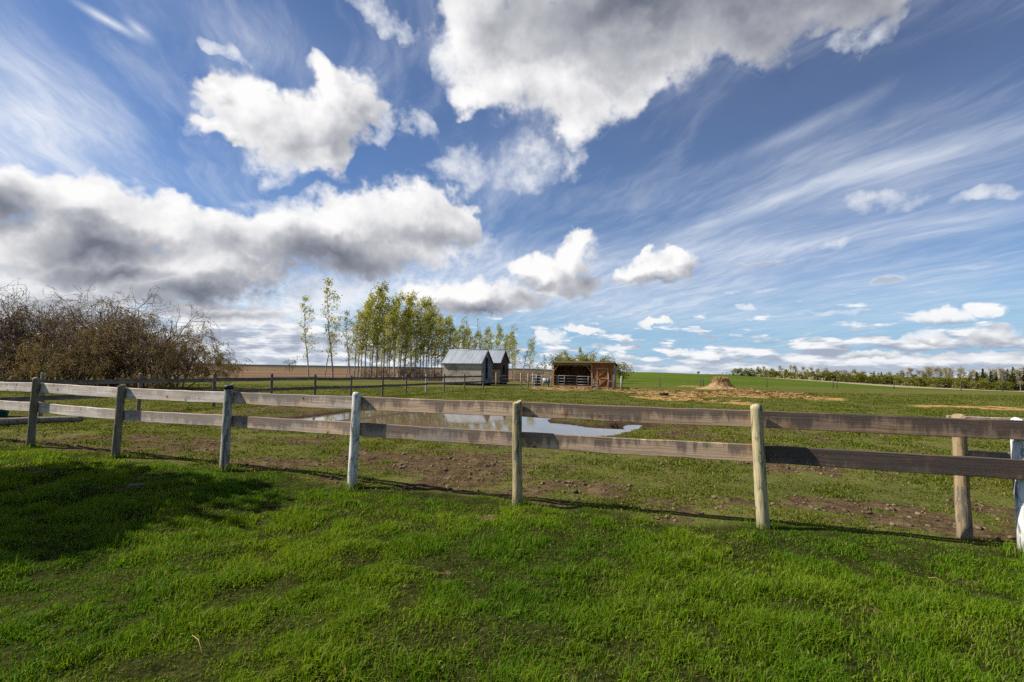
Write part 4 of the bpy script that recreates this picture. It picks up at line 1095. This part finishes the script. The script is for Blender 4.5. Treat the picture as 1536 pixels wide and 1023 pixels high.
def hay_stack():
    x, y = px_at(1081, 51.5); z0 = float(terrain(x, y)); g = random.Random(3)
    n = 46; prof = [(2.3,-.06),(1.75,.10),(1.30,.26),(1.02,.46),(.86,.74),(.78,1.00),(.74,1.13),(.66,1.20),(.35,1.25),(0.02,1.24)]
    v = []; f = []
    for i, (r, z) in enumerate(prof):
        for k in range(n):
            a = 2*math.pi*k/n
            lump = 1 + .26*(vnoise(np.array([math.cos(a)*2.2+5]), np.array([math.sin(a)*2.2+z*2.5]), 9)[0]-.5)*2 + g.uniform(-.03,.03)
            und = 1.0
            if z < .9 and z > .1: und = 1 - .22*max(0, math.cos(a-.25))            # eaten away on its right side
            if z < .6: und *= 1 + .18*max(0, -math.cos(a))
            v.append((math.cos(a)*r*lump*und, math.sin(a)*r*lump*und, z + g.uniform(-.02,.02)))
    for i in range(len(prof)-1):
        for k in range(n): f.append((i*n+k, i*n+(k+1) % n, (i+1)*n+(k+1) % n, (i+1)*n+k))
    f.append(tuple((len(prof)-1)*n+k for k in range(n)))
    m, N, out = new_mat('hay'); oc = N.add('ShaderNodeTexCoord').outputs['Object']
    a = N.noise(N.mapping(oc, scale=(9,9,22)), 1.0, 6, .68, .8); b = N.noise(oc, 2.4, 4, .6)
    col = N.mix(N.mapr(a, .38, .64), (.17,.10,.05), (.46,.32,.16)); col = N.mix(N.mapr(b, .5, .68, 0, .6), col, (.22,.155,.10))
    principled(N, out, col, .95, .1, a, .06, 1.0)
    root = thing('hay_stack', 'half eaten round hay bale standing on the strewn straw', 'hay bale', (x, y, z0))
    MB().raw(v, f).build('bale', m, root)
    # wisps sticking out
    V = []; rg = np.random.default_rng(8)
    for _ in range(2600):
        i = rg.integers(0, len(prof)-2); t = rg.random(); r = prof[i][0]*(1-t)+prof[i+1][0]*t; z = prof[i][1]*(1-t)+prof[i+1][1]*t; a = rg.uniform(0, 2*np.pi)
        p = np.array([math.cos(a)*r, math.sin(a)*r, z]); d = rg.normal(0, 1, 3); d /= np.linalg.norm(d); d = d*rg.uniform(.08,.2); w = np.cross(d, rg.normal(0,1,3)); w = w/np.linalg.norm(w)*.012
        V += [p-d*.3-w, p+d-w, p+d+w, p-d*.3+w]
    me = fast_mesh('loose_hay', np.array(V), np.arange(len(V)).reshape(-1,4)); link('loose_hay', me, M['straw'], root)
hay_stack()

# wire fences: thin posts and wires
def wire_fence(label, us, Y0, Y1, h, rad, mat, wires=(0.4, 0.8, 1.15)):
    n = len(us); pts = []
    for i, u in enumerate(us):
        Y = Y0 + (Y1-Y0)*i/max(1, n-1); X = (u-768)/FPX*Y; pts.append((X, Y, float(terrain(X, Y))))
    root = thing('wire_fence', label, 'wire fence', pts[0])
    L = [(p[0]-pts[0][0], p[1]-pts[0][1], p[2]-pts[0][2]) for p in pts]
    for i, p in enumerate(L):
        b = MB(); b.tube([(p[0],p[1],p[2]-.1),(p[0],p[1],p[2]+h*.5),(p[0],p[1],p[2]+h-.01),(p[0],p[1],p[2]+h)], [rad*1.05, rad, rad*.97, rad*.7], 8)
        o = b.build('post', mat, root, True)
        if mat is M['post']: o.color = (.42,.40,.30,1)
    if n > 1:
        for wz in wires:
            b = MB(); b.tube([(p[0],p[1]+rad+.004,p[2]+wz) for p in L], .0045, 4); b.build('wire', M['wire'], root)
wire_fence('wire fence on slim dark steel posts crossing the green field behind the hay stack', (932,990,1051,1055,1150,1249,1255,1340,1440,1502,1560), 58, 66, 1.25, .045, M['steel_post'])
wire_fence('single stout grey wooden fence post just right of the shelter', (932.5,), 47.2, 49.5, 1.3, .10, M['post'])
wire_fence('rough wire fence on mixed posts between the dark granary and the corral panels', (745,782,793,800), 50.5, 48.5, 1.45, .065, M['post'])

# ================================================================== trees
M['aspen_bark'] = bark_material('aspen_bark', (0.40, 0.37, 0.32), (0.20, 0.175, 0.14))
M['grey_bark'] = bark_material('grey_brown_bark', (0.135, 0.092, 0.066), (0.068, 0.048, 0.036))
M['twig_bark'] = bark_material('tan_twig_bark', (0.24, 0.165, 0.09), (0.125, 0.086, 0.056))
M['aspen_leaf'] = leaf_material('young_aspen_leaf', (0.20, 0.215, 0.038), (0.42, 0.425, 0.115), 0.52, 0.6)
M['catkin'] = leaf_material('catkin_and_bud', (0.135, 0.082, 0.040), (0.27, 0.21, 0.062), 0.30, 0.7)
M['bush_leaf'] = leaf_material('spring_bush_leaf', (0.092, 0.112, 0.014), (0.215, 0.215, 0.032), 0.45, 0.6)
M['spruce_needle'] = leaf_material('spruce_needle', (0.012, 0.028, 0.014), (0.028, 0.050, 0.020), 0.15, 0.7)
M['far_twig'] = leaf_material('bare_far_twigs', (0.28, 0.22, 0.175), (0.24, 0.225, 0.10), 0.35, 0.8)

def tubes(segs, n=4):
    """segs: list of (p0, p1, r0, r1); every segment its own short tube, all in one mesh"""
    S = np.array([(*a, *b, c, d) for a, b, c, d in segs], dtype=float)
    P0, P1, R0, R1 = S[:, :3], S[:, 3:6], S[:, 6], S[:, 7]
    D = P1 - P0; D /= np.linalg.norm(D, axis=1)[:, None] + 1e-9
    ref = np.where(np.abs(D[:, 2:3]) < .9, np.array([[0, 0, 1.0]]), np.array([[1.0, 0, 0]]))
    A = np.cross(D, ref); A /= np.linalg.norm(A, axis=1)[:, None] + 1e-9; B = np.cross(D, A)
    rings = []
    for P, R in ((P0, R0), (P1, R1)):
        for k in range(n):
            c, s = math.cos(2*math.pi*k/n), math.sin(2*math.pi*k/n)
            rings.append(P + A*(c*R)[:, None] + B*(s*R)[:, None])
    V = np.stack(rings, 1).reshape(-1, 3); base = np.arange(len(S))[:, None]*2*n
    q = np.concatenate([base + np.array([[k, (k+1) % n, n+(k+1) % n, n+k]]) for k in range(n)])
    return V, q
def leaf_cards(P, size, tint, seed, flat=0.0, tri=True):
    """leaf-sized faces with their own tilt; tri: pointed ovals of two triangles folded down the middle"""
    g = np.random.default_rng(seed); n = len(P)
    d = g.normal(0, 1, (n, 3)); d /= np.linalg.norm(d, axis=1)[:, None]
    u = g.normal(0, 1, (n, 3)); u -= d*(u*d).sum(1)[:, None]; u /= np.linalg.norm(u, axis=1)[:, None]
    s = (size*g.uniform(.6, 1.35, n))[:, None]
    V = np.stack([P - d*s*.5, P + u*s*.36 + d*s*.05, P + d*s*.55, P - u*s*.36 + d*s*.02], 1).reshape(-1, 3)
    return V, np.arange(n*4).reshape(-1, 4), np.repeat(tint, 4, axis=0)

def polyline(p, d, length, r0, r1, k, g, wander=.12, pull=(0, 0, 0)):
    pts = [np.array(p, float)]; d = np.array(d, float)
    for i in range(k):
        d = d + g.normal(0, wander, 3) + np.array(pull)/k; d /= np.linalg.norm(d)
        pts.append(pts[-1] + d*length/k)
    rs = np.linspace(r0, r1, k+1)
    return pts, rs
def add_poly(segs, pts, rs):
    for i in range(len(pts)-1): segs.append((pts[i], pts[i+1], rs[i], rs[i+1]))

def poplar(h, width, leaves, seed, base_clear=.3, leaf_size=.20, bare_top=0.0):
    """trunk + limb segments, and leaf points, of a slim wind-bent young poplar; leaves sit in loose clusters on the twigs"""
    g = np.random.default_rng(seed); segs = []; L = []
    pts, rs = polyline((0, 0, 0), (g.normal(0, .03), g.normal(0, .03), 1), h, .0085*h + .015, .012, 12, g, .045, (.12, 0, 0))
    add_poly(segs, pts, rs); P = np.array(pts)
    def on_trunk(t): i = min(int(t*12), 11); return P[i]*(1-(t*12-i)) + P[i+1]*(t*12-i), rs[i]
    nl = int(20 + h*.6); clusters = []
    for j in range(nl):
        t = base_clear + (1-base_clear)*((j+g.uniform(.1, .9))/nl)**.9
        p, r = on_trunk(min(t, .985)); a = g.uniform(0, 2*np.pi)
        env = (1-t)**.55*.9 + .20; env *= .55 + .45*min(1, (t-base_clear)/.18)
        ln = width*env*g.uniform(.45, 1.45)
        d = np.array([math.cos(a)*.75 + .15, math.sin(a)*.75, g.uniform(.6, 1.5)])
        lp, lr = polyline(p, d, ln, r*.36, .006, 5, g, .16, (.35, 0, .25)); add_poly(segs, lp, lr)
        lp = np.array(lp); w = 1.0 if t < 1-bare_top else .25
        clusters += [(lp[3], w*.6), (lp[4], w), (lp[5], w)]
        for k in range(4):
            q = lp[g.integers(1, 5)]; dd = d + g.normal(0, .6, 3); dd[0] += .25
            tp, tr = polyline(q, dd, ln*.48, .008, .004, 3, g, .22, (.35, 0, .10)); add_poly(segs, tp, tr); clusters += [(tp[2], w*.7), (tp[3], w)]
    cw = np.array([c[1]*(g.random()**1.4 + .05) for c in clusters]); cp = np.array([c[0] for c in clusters])
    cnt = g.multinomial(leaves, cw/cw.sum())
    for c, m in zip(cp, cnt):
        if m:
            s = g.uniform(.10, .30); L.append(c + g.normal(0, s, (m, 3))*np.array([1.25, 1.0, .95]) + np.array([.08, 0, 0]))
    for j in range(7):                                           # short dead snags below
        t = g.uniform(.08, base_clear); p, r = on_trunk(t); a = g.uniform(0, 2*np.pi)
        lp, lr = polyline(p, (math.cos(a), math.sin(a), .35), g.uniform(.3, 1.2), .012, .004, 3, g, .2); add_poly(segs, lp, lr)
    return segs, np.concatenate(L), leaf_size

def tree_proto(name, segs, leaf_pts, size, bark, leafmat, seed, dry=0.0, nside=5):
    """returns (trunk mesh, crown mesh)"""
    V, q = tubes(segs, nside); tm = fast_mesh(name + '_trunk', V, q, smooth=True); tm.materials.append(bark)
    cm = None
    if leaf_pts is not None and len(leaf_pts):
        g = np.random.default_rng(seed); n = len(leaf_pts)
        z = leaf_pts[:, 2]; tint = np.stack([np.clip(g.normal(.5, .28, n), 0, 1), np.where(g.random(n) < dry, g.uniform(.3, 1, n), 0), np.zeros(n)], 1)
        V, q, c = leaf_cards(leaf_pts, np.full(n, size), tint, seed); cm = fast_mesh(name + '_crown', V, q); colour_attr(cm, 'tint', c); cm.materials.append(leafmat)
    return tm, cm

def place_tree(name, protos, xy, scale, rz, label, cat, group=None, crown='crown', sink=.05, sz=None):
    z = float(terrain(xy[0], xy[1])) - sink
    o = thing(name, label, cat, (xy[0], xy[1], z), rz, group); o.scale = (scale, scale, scale*(sz or 1))
    tm, cm = protos
    link('trunk', tm, None, o)
    if cm is not None: link(crown, cm, None, o)
    return o

# --- poplars along the field edge
POP = []
for i, (h, w, lv, bc, ls, bt) in enumerate([(13, 2.1, 1000, .24, .20, 0), (13, 3.0, 1700, .22, .21, 0), (13, 2.7, 1450, .26, .21, .1), (13, 3.3, 2100, .20, .21, 0), (13, 2.3, 760, .30, .20, .12), (13, 3.2, 1900, .18, .21, 0)]):
    s, l, z = poplar(h, w, lv, 40+i, bc, z if False else ls, bt); POP.append(tree_proto('poplar', s, l, ls, M['aspen_bark'], M['aspen_leaf'], 60+i))
s, l, z = poplar(13, 1.2, 120, 77, .4, .16, .5); BARE_POP = tree_proto('bare_poplar', s, l, .16, M['grey_bark'], M['aspen_leaf'], 78)
def poplars():
    g = random.Random(21)
    solo = {473: 'short leaning poplar, first of the row from the left', 495: 'spindly thin poplar between the first two leafy ones', 511: 'tallest slim poplar of the row, standing clear of the dense clump',
            533: 'low thin poplar at the left end of the dense clump'}
    RIGHT = {699: 'leafy poplar rising behind the middle of the grey granary roof', 709: 'fuller poplar rising behind the right half of the grey granary roof', 729: 'poplar rising over the peak of the grey granary', 738: 'poplar rising over the gap between the two granary roofs',
             755: 'poplar rising behind the ridge of the dark granary', 766: 'poplar just right of the dark granary peak', 777: 'slender poplar standing right beside the dark granary', 787: 'airy poplar midway between dark granary and corral panels', 797: 'rightmost poplar of the row, airy, behind the corral panels'}
    spec = [(473,448,0,75),(495,470,4,77),(511,424,0,76),(533,470,0,76),(526,484,4,79),(540,466,1,79),(550,452,3,80),(545,456,2,78),(557,440,1,76),(566,447,2,80),(575,431,3,77),(584,444,5,80),(592,450,1,75),(600,446,3,82),(608,452,2,76),(616,445,3,78),
            (624,452,5,83),(631,447,1,76),(638,452,3,80),(646,460,2,77),(654,466,5,82),(562,462,5,86),(588,462,3,88),(605,466,1,90),(622,468,5,88),(641,470,3,88),(663,474,1,78),(671,478,3,82),(681,482,5,79),(690,480,2,84),
            (658,476,3,90),(668,486,5,92),(676,492,3,88),(684,494,1,93),(629,480,3,94),(570,486,5,96),(611,484,5,96),(699,496,1,96),(712,500,3,95),(725,502,5,97),(745,500,3,96),(760,502,1,98),(772,508,5,97),(579,470,1,92),(597,470,5,94),(614,470,2,92),(648,476,1,90),
            (699,492,1,84),(709,496,5,88),(729,494,3,80),(738,498,1,84),(755,492,5,86),(766,490,2,80),(777,504,0,78),(787,506,4,80),(797,508,2,84)]
    for i, (u, top, k, Y) in enumerate(spec):
        p = at_depth(u, top, Y); h = p[2] - float(terrain(p[0], Y)); lean = .045*h
        lab = solo.get(u); grp = 'poplars in a row along the field edge'
        if lab is None: lab = 'slim pale trunked poplar in the dense leafy clump beside the grey granary' if u < 695 else (RIGHT[u] if Y < 94 else 'poplar further back, its crown filling the gaps behind the granary roofs')
        place_tree('poplar_tree', POP[k], (p[0]-lean, Y), h/13.0, g.uniform(-.5, .5), lab, 'tree', grp)
    for u, top, Y, lab in ((703, 474, 74, 'taller bare thin tree rising behind the grey granary roof'), (721, 478, 76, 'shorter bare thin tree rising behind the grey granary roof')):
        p = at_depth(u, top, Y); h = p[2] - float(terrain(p[0], Y)); place_tree('bare_tree', BARE_POP, (p[0]-.3, Y), h/13.0, g.uniform(-.6, .6), lab, 'tree')
poplars()

# --- bare, many-stemmed willows and crab trees at left
def shrub_tree(h, spread, seed, droop=0.0, stems=7, twig_n=4, depth=4):
    g = np.random.default_rng(seed); segs = []; tips = []
    def grow(p, d, ln, r, lev):
        k = 4 if lev < 2 else 3
        pts, rs = polyline(p, d, ln, r, r*.55, k, g, .14 + .04*lev, (0, 0, .12 if lev < 2 else -.25*droop*lev))
        add_poly(segs, pts, rs)
        if lev >= depth:
            tips.extend([pts[1], pts[2], pts[3]]); return
        nch = 4 if lev < 2 else twig_n
        for c in range(nch):
            i = g.integers(1, k+1); dd = np.array(pts[i]-pts[i-1]); dd /= np.linalg.norm(dd)
            nd = dd + g.normal(0, .62 if lev else .5, 3); nd[2] += .10 if lev < 2 else -.12*droop
            nd /= np.linalg.norm(nd)
            grow(pts[i], nd, ln*g.uniform(.50, .74), max(rs[i]*.66, .0115), lev+1)
    for s in range(stems):
        a = 2*math.pi*s/stems + g.normal(0, .4); o = g.uniform(.25, 1.0)*spread
        grow((math.cos(a)*.25, math.sin(a)*.25, 0), (math.cos(a)*o, math.sin(a)*o, 1.0), h*g.uniform(.36, .50), .019*h*g.uniform(.6, 1.0), 0)
    return segs, np.array(tips)
SHRUB = []
for i, (h, sp, dr, nb, mat, lf) in enumerate([(6.5, .55, .2, .8, 'grey_bark', 'catkin'), (6.5, .7, .5, 1.3, 'twig_bark', 'catkin'), (6.5, .5, .1, .55, 'grey_bark', 'catkin'), (5.0, 1.05, 1.3, 2.4, 'twig_bark', 'catkin')]):
    s, tips = shrub_tree(h, sp, 120+i, dr, twig_n=(4 if i == 3 else 3)); g_ = np.random.default_rng(i)
    zmax = np.percentile(tips[:, 2], 99); s = [(a/zmax*h, b/zmax*h, c, d) for a, b, c, d in s]; tips = tips/zmax*h
    n = int(len(tips)*nb); L = tips[g_.integers(0, len(tips), n)] + g_.normal(0, .07, (n, 3))
    SHRUB.append(tree_proto('bare_shrub', s, L, .062 if i != 3 else .07, M[mat], M[lf], 140+i, .25, 3))
def shrubs():
    g = random.Random(8)
    spec = [(-105,440,33,0),(-60,436,35,2),(-15,424,33,0),(28,440,36,1),(62,446,33,2),(96,452,36,0),(128,452,34,1),(158,449,37,2),(186,449,34,0),(218,444,33,1),(240,470,36,3),(272,488,33,3),(112,480,31,3),(20,482,31,1)]
    labs = ['bare grey thicket tree at the far left edge, only its right side showing','bare grey tree whose branches rise over the left edge','tall bare grey tree cut by the left edge of the view','bare tangled tan tree behind the pale post of the far fence','bare grey upright tree third from the left edge',
            'bare grey twiggy tree in the middle of the left thicket','tan twigged bare tree left of the middle of the thicket gap','bare grey upright tree right of the middle of the thicket','dense bare grey tree beside the tall brown one','tall brown round headed bare tree, highest at the right end of the thicket',
            'low drooping tan willow under the tall brown tree','drooping yellowish willow, last of the thicket toward the field','low spreading tan shrub in front of the middle of the thicket','low tan shrub in front of the left end of the thicket']
    for (u, top, Y, k), lab in zip(spec, labs):
        p = at_depth(u, top, Y); h = p[2] - float(terrain(p[0], Y)); base = 6.5 if k != 3 else 5.0
        place_tree('bare_shrub_tree', SHRUB[k], (p[0], Y), h/base, g.uniform(0, 6.28), lab, 'tree', 'bare trees of the thicket at left', 'twig_tips')
shrubs()

def undergrowth():
    g = random.Random(12)
    for u in (548, 556, 566, 575, 584, 593, 601, 610, 618, 627, 636, 645, 653, 662, 782, 792, 806):
        Y = g.uniform(80, 92) if u < 700 else g.uniform(66, 72); x = (u-768)/FPX*Y; h = g.uniform(1.3, 2.6)
        place_tree('brush_shrub', SHRUB[1 + (u % 2)], (x, Y), h/6.5, g.uniform(0, 6.28), 'low bare brush among the trunk feet of the dense poplar clump' if u < 700 else 'low bare brush between the dark granary and the shelter', 'bush', 'low brush under the poplars', 'twig_tips')
undergrowth()

# --- leafy bushes behind the shelter
def bush(h, r, n, seed, leaf=.16, hollow=.45):
    g = np.random.default_rng(seed); segs = []; L = []
    for j in range(14):
        a = g.uniform(0, 6.28); o = g.uniform(.1, 1) * r
        pts, rs = polyline((0, 0, 0), (math.cos(a)*o, math.sin(a)*o, h*.8), h*g.uniform(.6, .95), .03, .008, 4, g, .15); add_poly(segs, pts, rs)
        c = pts[-1]; m = n//14
        rad = r*g.uniform(.28, .50); d = g.normal(0, 1, (m, 3)); d /= np.linalg.norm(d, axis=1)[:, None]
        L.append(np.array(c)*np.array([1, 1, .92]) + d*(rad*g.uniform(.3, 1.0, m)**.5)[:, None])
        m2 = m//3; L.append(np.array(pts[2]) + g.normal(0, rad*.55, (m2, 3)))
    L = np.concatenate(L); L = L[L[:, 2] > .05]
    return segs, L, leaf
BUSH = []
for i, (h, r, n) in enumerate([(4, 1.7, 2200), (4, 2.2, 2600), (4, 1.4, 1700)]):
    s, L, z = bush(h, r, n, 200+i); BUSH.append(tree_proto('bush', s, L, .17, M['grey_bark'], M['bush_leaf'], 210+i))
def bushes():
    g = random.Random(31)
    for u, top, Y, k, lab in ((820,533,70,0,'small loose poplar sapling left of the shelter roof'),(836,528,66,4,'thin leafy poplar behind the left end of the shelter roof'),(853,526,68,1,'leafy poplar behind the middle of the shelter roof'),(875,523,70,3,'tallest leafy poplar behind the shelter roof'),(889,526,66,2,'leafy poplar behind the door side of the shelter roof')):
        p = at_depth(u, top, Y); h = p[2]-float(terrain(p[0], Y)); place_tree('poplar_tree', POP[k], (p[0]-.1, Y), h/13.0, g.uniform(0, 6), lab, 'tree', 'small poplars behind the shelter')
    for u, top, Y, k, lab in ((911,535,74,1,'low round green bush peeking over the shelter roof'),(843,531,72,1,'broad green bush behind the left half of the shelter roof'),(866,530,75,0,'broad green bush behind the middle of the shelter roof'),(884,531,73,1,'broad green bush behind the right half of the shelter opening'),(934,541,90,0,'round green bush standing just right of the shelter'),(950,556,190,2,'tiny dark bush on the crest right of the round bush'),(1047,556,230,0,'lone small dark bush on the crest above the hay stack')):
        p = at_depth(u, top, Y); h = p[2]-float(terrain(p[0], Y)); place_tree('bush', BUSH[k], (p[0], Y), max(h, .5)/4.0, g.uniform(0, 6), lab, 'bush')
bushes()

# --- lone bare tree far out on the stubble, and fence of distant brush
s, tips = shrub_tree(6, .22, 333, .0, 2, 3, 3); z = tips[:, 2].max(); s = [(a/z*6, b/z*6, max(c, .03), max(d, .025)) for a, b, c, d in s]
FAR_BARE = tree_proto('far_bare', s, None, .1, M['grey_bark'], None, 1, 0, 3)
for u, top, Y, lab in ((437, 531, 210, 'lone bare tree standing far out on the stubble field'), (365, 540, 330, 'faint small bare tree far out on the stubble field toward the thicket')):
    p = at_depth(u, top, Y); h = p[2]-float(terrain(p[0], Y)); place_tree('bare_tree', FAR_BARE, (p[0], Y), h/6.0, .4, lab, 'tree')

# --- woods along the far right edge of the field
def far_tree(kind, seed):
    g = np.random.default_rng(seed); segs = []; L = []
    if kind == 'spruce':
        segs.append(((0,0,0), (0,0,10), .14, .02))
        for j in range(26):
            z = .8 + 9.1*j/26; r = 1.75*(1-j/26.5)**.85 + .08
            m = int(26*(r/1.8)+7); a = g.uniform(0, 6.28, m); rr = r*g.uniform(.25, 1.05, m)
            L.append(np.stack([np.cos(a)*rr, np.sin(a)*rr, z - rr*.32 + g.normal(0, .10, m)], 1))
        return segs, np.concatenate(L), .55
    if kind == 'bare':
        pts, rs = polyline((0,0,0), (0,0,1), 9.5, .13, .03, 6, g, .05); add_poly(segs, pts, rs)
        for j in range(26):
            i = g.integers(2, 7); a = g.uniform(0, 6.28); lp, lr = polyline(pts[i], (math.cos(a)*.8, math.sin(a)*.8, .9), g.uniform(1.0, 2.6), .05, .02, 3, g, .15); add_poly(segs, lp, lr)
            for k in range(6): L.append(np.array(lp[g.integers(1, 4)])[None] + g.normal(0, .5, (7, 3)))
        return segs, np.concatenate(L), .34
    pts, rs = polyline((0,0,0), (0,0,1), 6.0, .12, .04, 4, g, .06); add_poly(segs, pts, rs)
    for j in range(9):
        a = g.uniform(0, 6.28); z = g.uniform(1.2 if kind == 'leafy' else .6, 7.8); r = (1.5 if kind == 'leafy' else 1.8)*(1-abs(z-4)/7)
        c = np.array([math.cos(a)*r*g.uniform(.2, .8), math.sin(a)*r*g.uniform(.2, .8), z]); m = 42
        segs.append((np.array(pts[2]), c, .04, .015)); d = g.normal(0, .60, (m, 3)); L.append(c + d)
    return segs, np.concatenate(L), .55
FAR = {}
for kind, mat in (('spruce', 'spruce_needle'), ('bare', 'far_twig'), ('leafy', 'bush_leaf'), ('brush', 'bush_leaf')):
    FAR[kind] = []
    for i in range(3):
        s, L, z = far_tree(kind, 400+i+len(kind)*7)
        if kind == 'brush': L = L*np.array([1.25, 1.25, .62]); s = [(np.array(a)*[1.25,1.25,.62], np.array(b)*[1.25,1.25,.62], c, d) for a, b, c, d in s]
        FAR[kind].append(tree_proto('far_'+kind, s, L, z, M['aspen_bark'] if kind in ('bare', 'leafy') else M['grey_bark'], M[mat], 430+i, .05, 4))
def far_woods():
    g = random.Random(17)
    def prof(u):    # top of the woods in the photo
        return float(np.interp(u, [1070,1095,1112,1130,1180,1230,1300,1350,1400,1440,1470,1500,1540,1640], [563,561,552,550,549,552,556,553,552,553,556,553,553,552]))
    lab = {'bare': 'pale bare topped birch like tree in the woods along the far right field edge', 'leafy': 'green leafing tree in the woods along the far right field edge', 'brush': 'low yellow green brush along the foot of the far right woods', 'spruce': 'dark pointed spruce among the far right woods'}
    H = {'bare': 10.5, 'leafy': 8.4, 'brush': 4.9, 'spruce': 10.0}
    n = 0; u = 1084.0
    while u < 1640:
        Y = float(np.interp(u, [1084, 1150, 1536, 1640], [330, 318, 262, 250])) + g.uniform(0, 26)
        r = g.random(); t = prof(u)
        if 1300 < u < 1345: kind = 'leafy'
        elif u < 1110: kind = 'leafy' if r < .5 else 'bare'
        else: kind = 'bare' if r < .62 else 'leafy'
        top = t + g.uniform(-1.5, 5.5) + (4 if kind == 'leafy' else 0)
        p = at_depth(u, top, Y); h = max(p[2]-float(terrain(p[0], Y)), 2.0)
        place_tree('far_tree', FAR[kind][n % 3], (p[0], Y), h/H[kind], g.uniform(0, 6.28), lab[kind], 'tree', 'mixed trees of the far right woods')
        n += 1; u += g.uniform(3.2, 6.5)
    u = 1092.0
    while u < 1640:
        Y = float(np.interp(u, [1084, 1150, 1536, 1640], [322, 310, 254, 242])) + g.uniform(-4, 8)
        p = at_depth(u, 0, Y); x = p[0]; h = g.uniform(4.4, 6.8)*Y/330*(1.12 if u > 1200 else .9)
        place_tree('brush_bush', FAR['brush'][n % 3], (x, Y), h/H['brush'], g.uniform(0, 6.28), lab['brush'], 'bush', 'low brush along the foot of the far right woods', sz=1.0)
        n += 1; u += g.uniform(3.6, 6.4)
    names = {1473: 'tall dark spruce standing alone left of the spruce group at far right', 1519: 'tallest dark spruce of the group at the far right edge'}
    for u, top in ((1311,556),(1322,557),(1474,552),(1486,556),(1494,557),(1502,553),(1511,553),(1519,549.5),(1528,555),(1537,552),(1549,554),(1465,557)):
        Y = float(np.interp(u, [1084, 1150, 1536, 1640], [328, 316, 262, 250])) + g.uniform(-2, 6)
        p = at_depth(u, top, Y); h = p[2]-float(terrain(p[0], Y))
        place_tree('spruce_tree', FAR['spruce'][n % 3], (p[0], Y), h/H['spruce'], g.uniform(0, 6.28), 'tallest dark pointed spruce of the group at the far right edge' if u == 1519 else ('dark pointed spruce standing clear left of the far right spruce group' if u == 1474 else lab['spruce']), 'tree', 'dark spruces of the far right woods'); n += 1
far_woods()

# --- a leafy tree just outside the left edge whose shade lies across the lawn
def shade_tree():
    g = np.random.default_rng(5); segs = []; L = []
    pts, rs = polyline((0,0,0), (0,0,1), 5.2, .20, .05, 8, g, .04); add_poly(segs, pts, rs)
    for j in range(26):
        i = g.integers(3, 9); a = g.uniform(0, 6.28); lp, lr = polyline(pts[i], (math.cos(a), math.sin(a), .55), g.uniform(.8, 1.9), .06, .012, 4, g, .15); add_poly(segs, lp, lr)
    c = np.array([0, 0, 4.6]); m = 9000
    d = g.normal(0, 1, (m, 3)); d /= np.linalg.norm(d, axis=1)[:, None]
    r = g.uniform(.10, 1.0, m)**.62; lump = .86 + .45*(vnoise(d[:, 0]*2.2+7, d[:, 1]*2.2+d[:, 2]*1.7, 3)-.3)
    L = c + d*(r*lump)[:, None]*np.array([2.6, 2.45, 1.9])
    pr = tree_proto('shade_tree', segs, L, .24, M['grey_bark'], M['bush_leaf'], 9)
    zc = 4.6; k = zc/math.tan(SUN_EL)
    x, y = -6.2 + SUN[0]/math.hypot(SUN[0], SUN[1])*k, 5.60 + SUN[1]/math.hypot(SUN[0], SUN[1])*k
    place_tree('leafy_tree', pr, (x, y), 1.0, 0.0, 'leafy tree outside the left edge that casts the dark shade on the lawn', 'tree')
shade_tree()
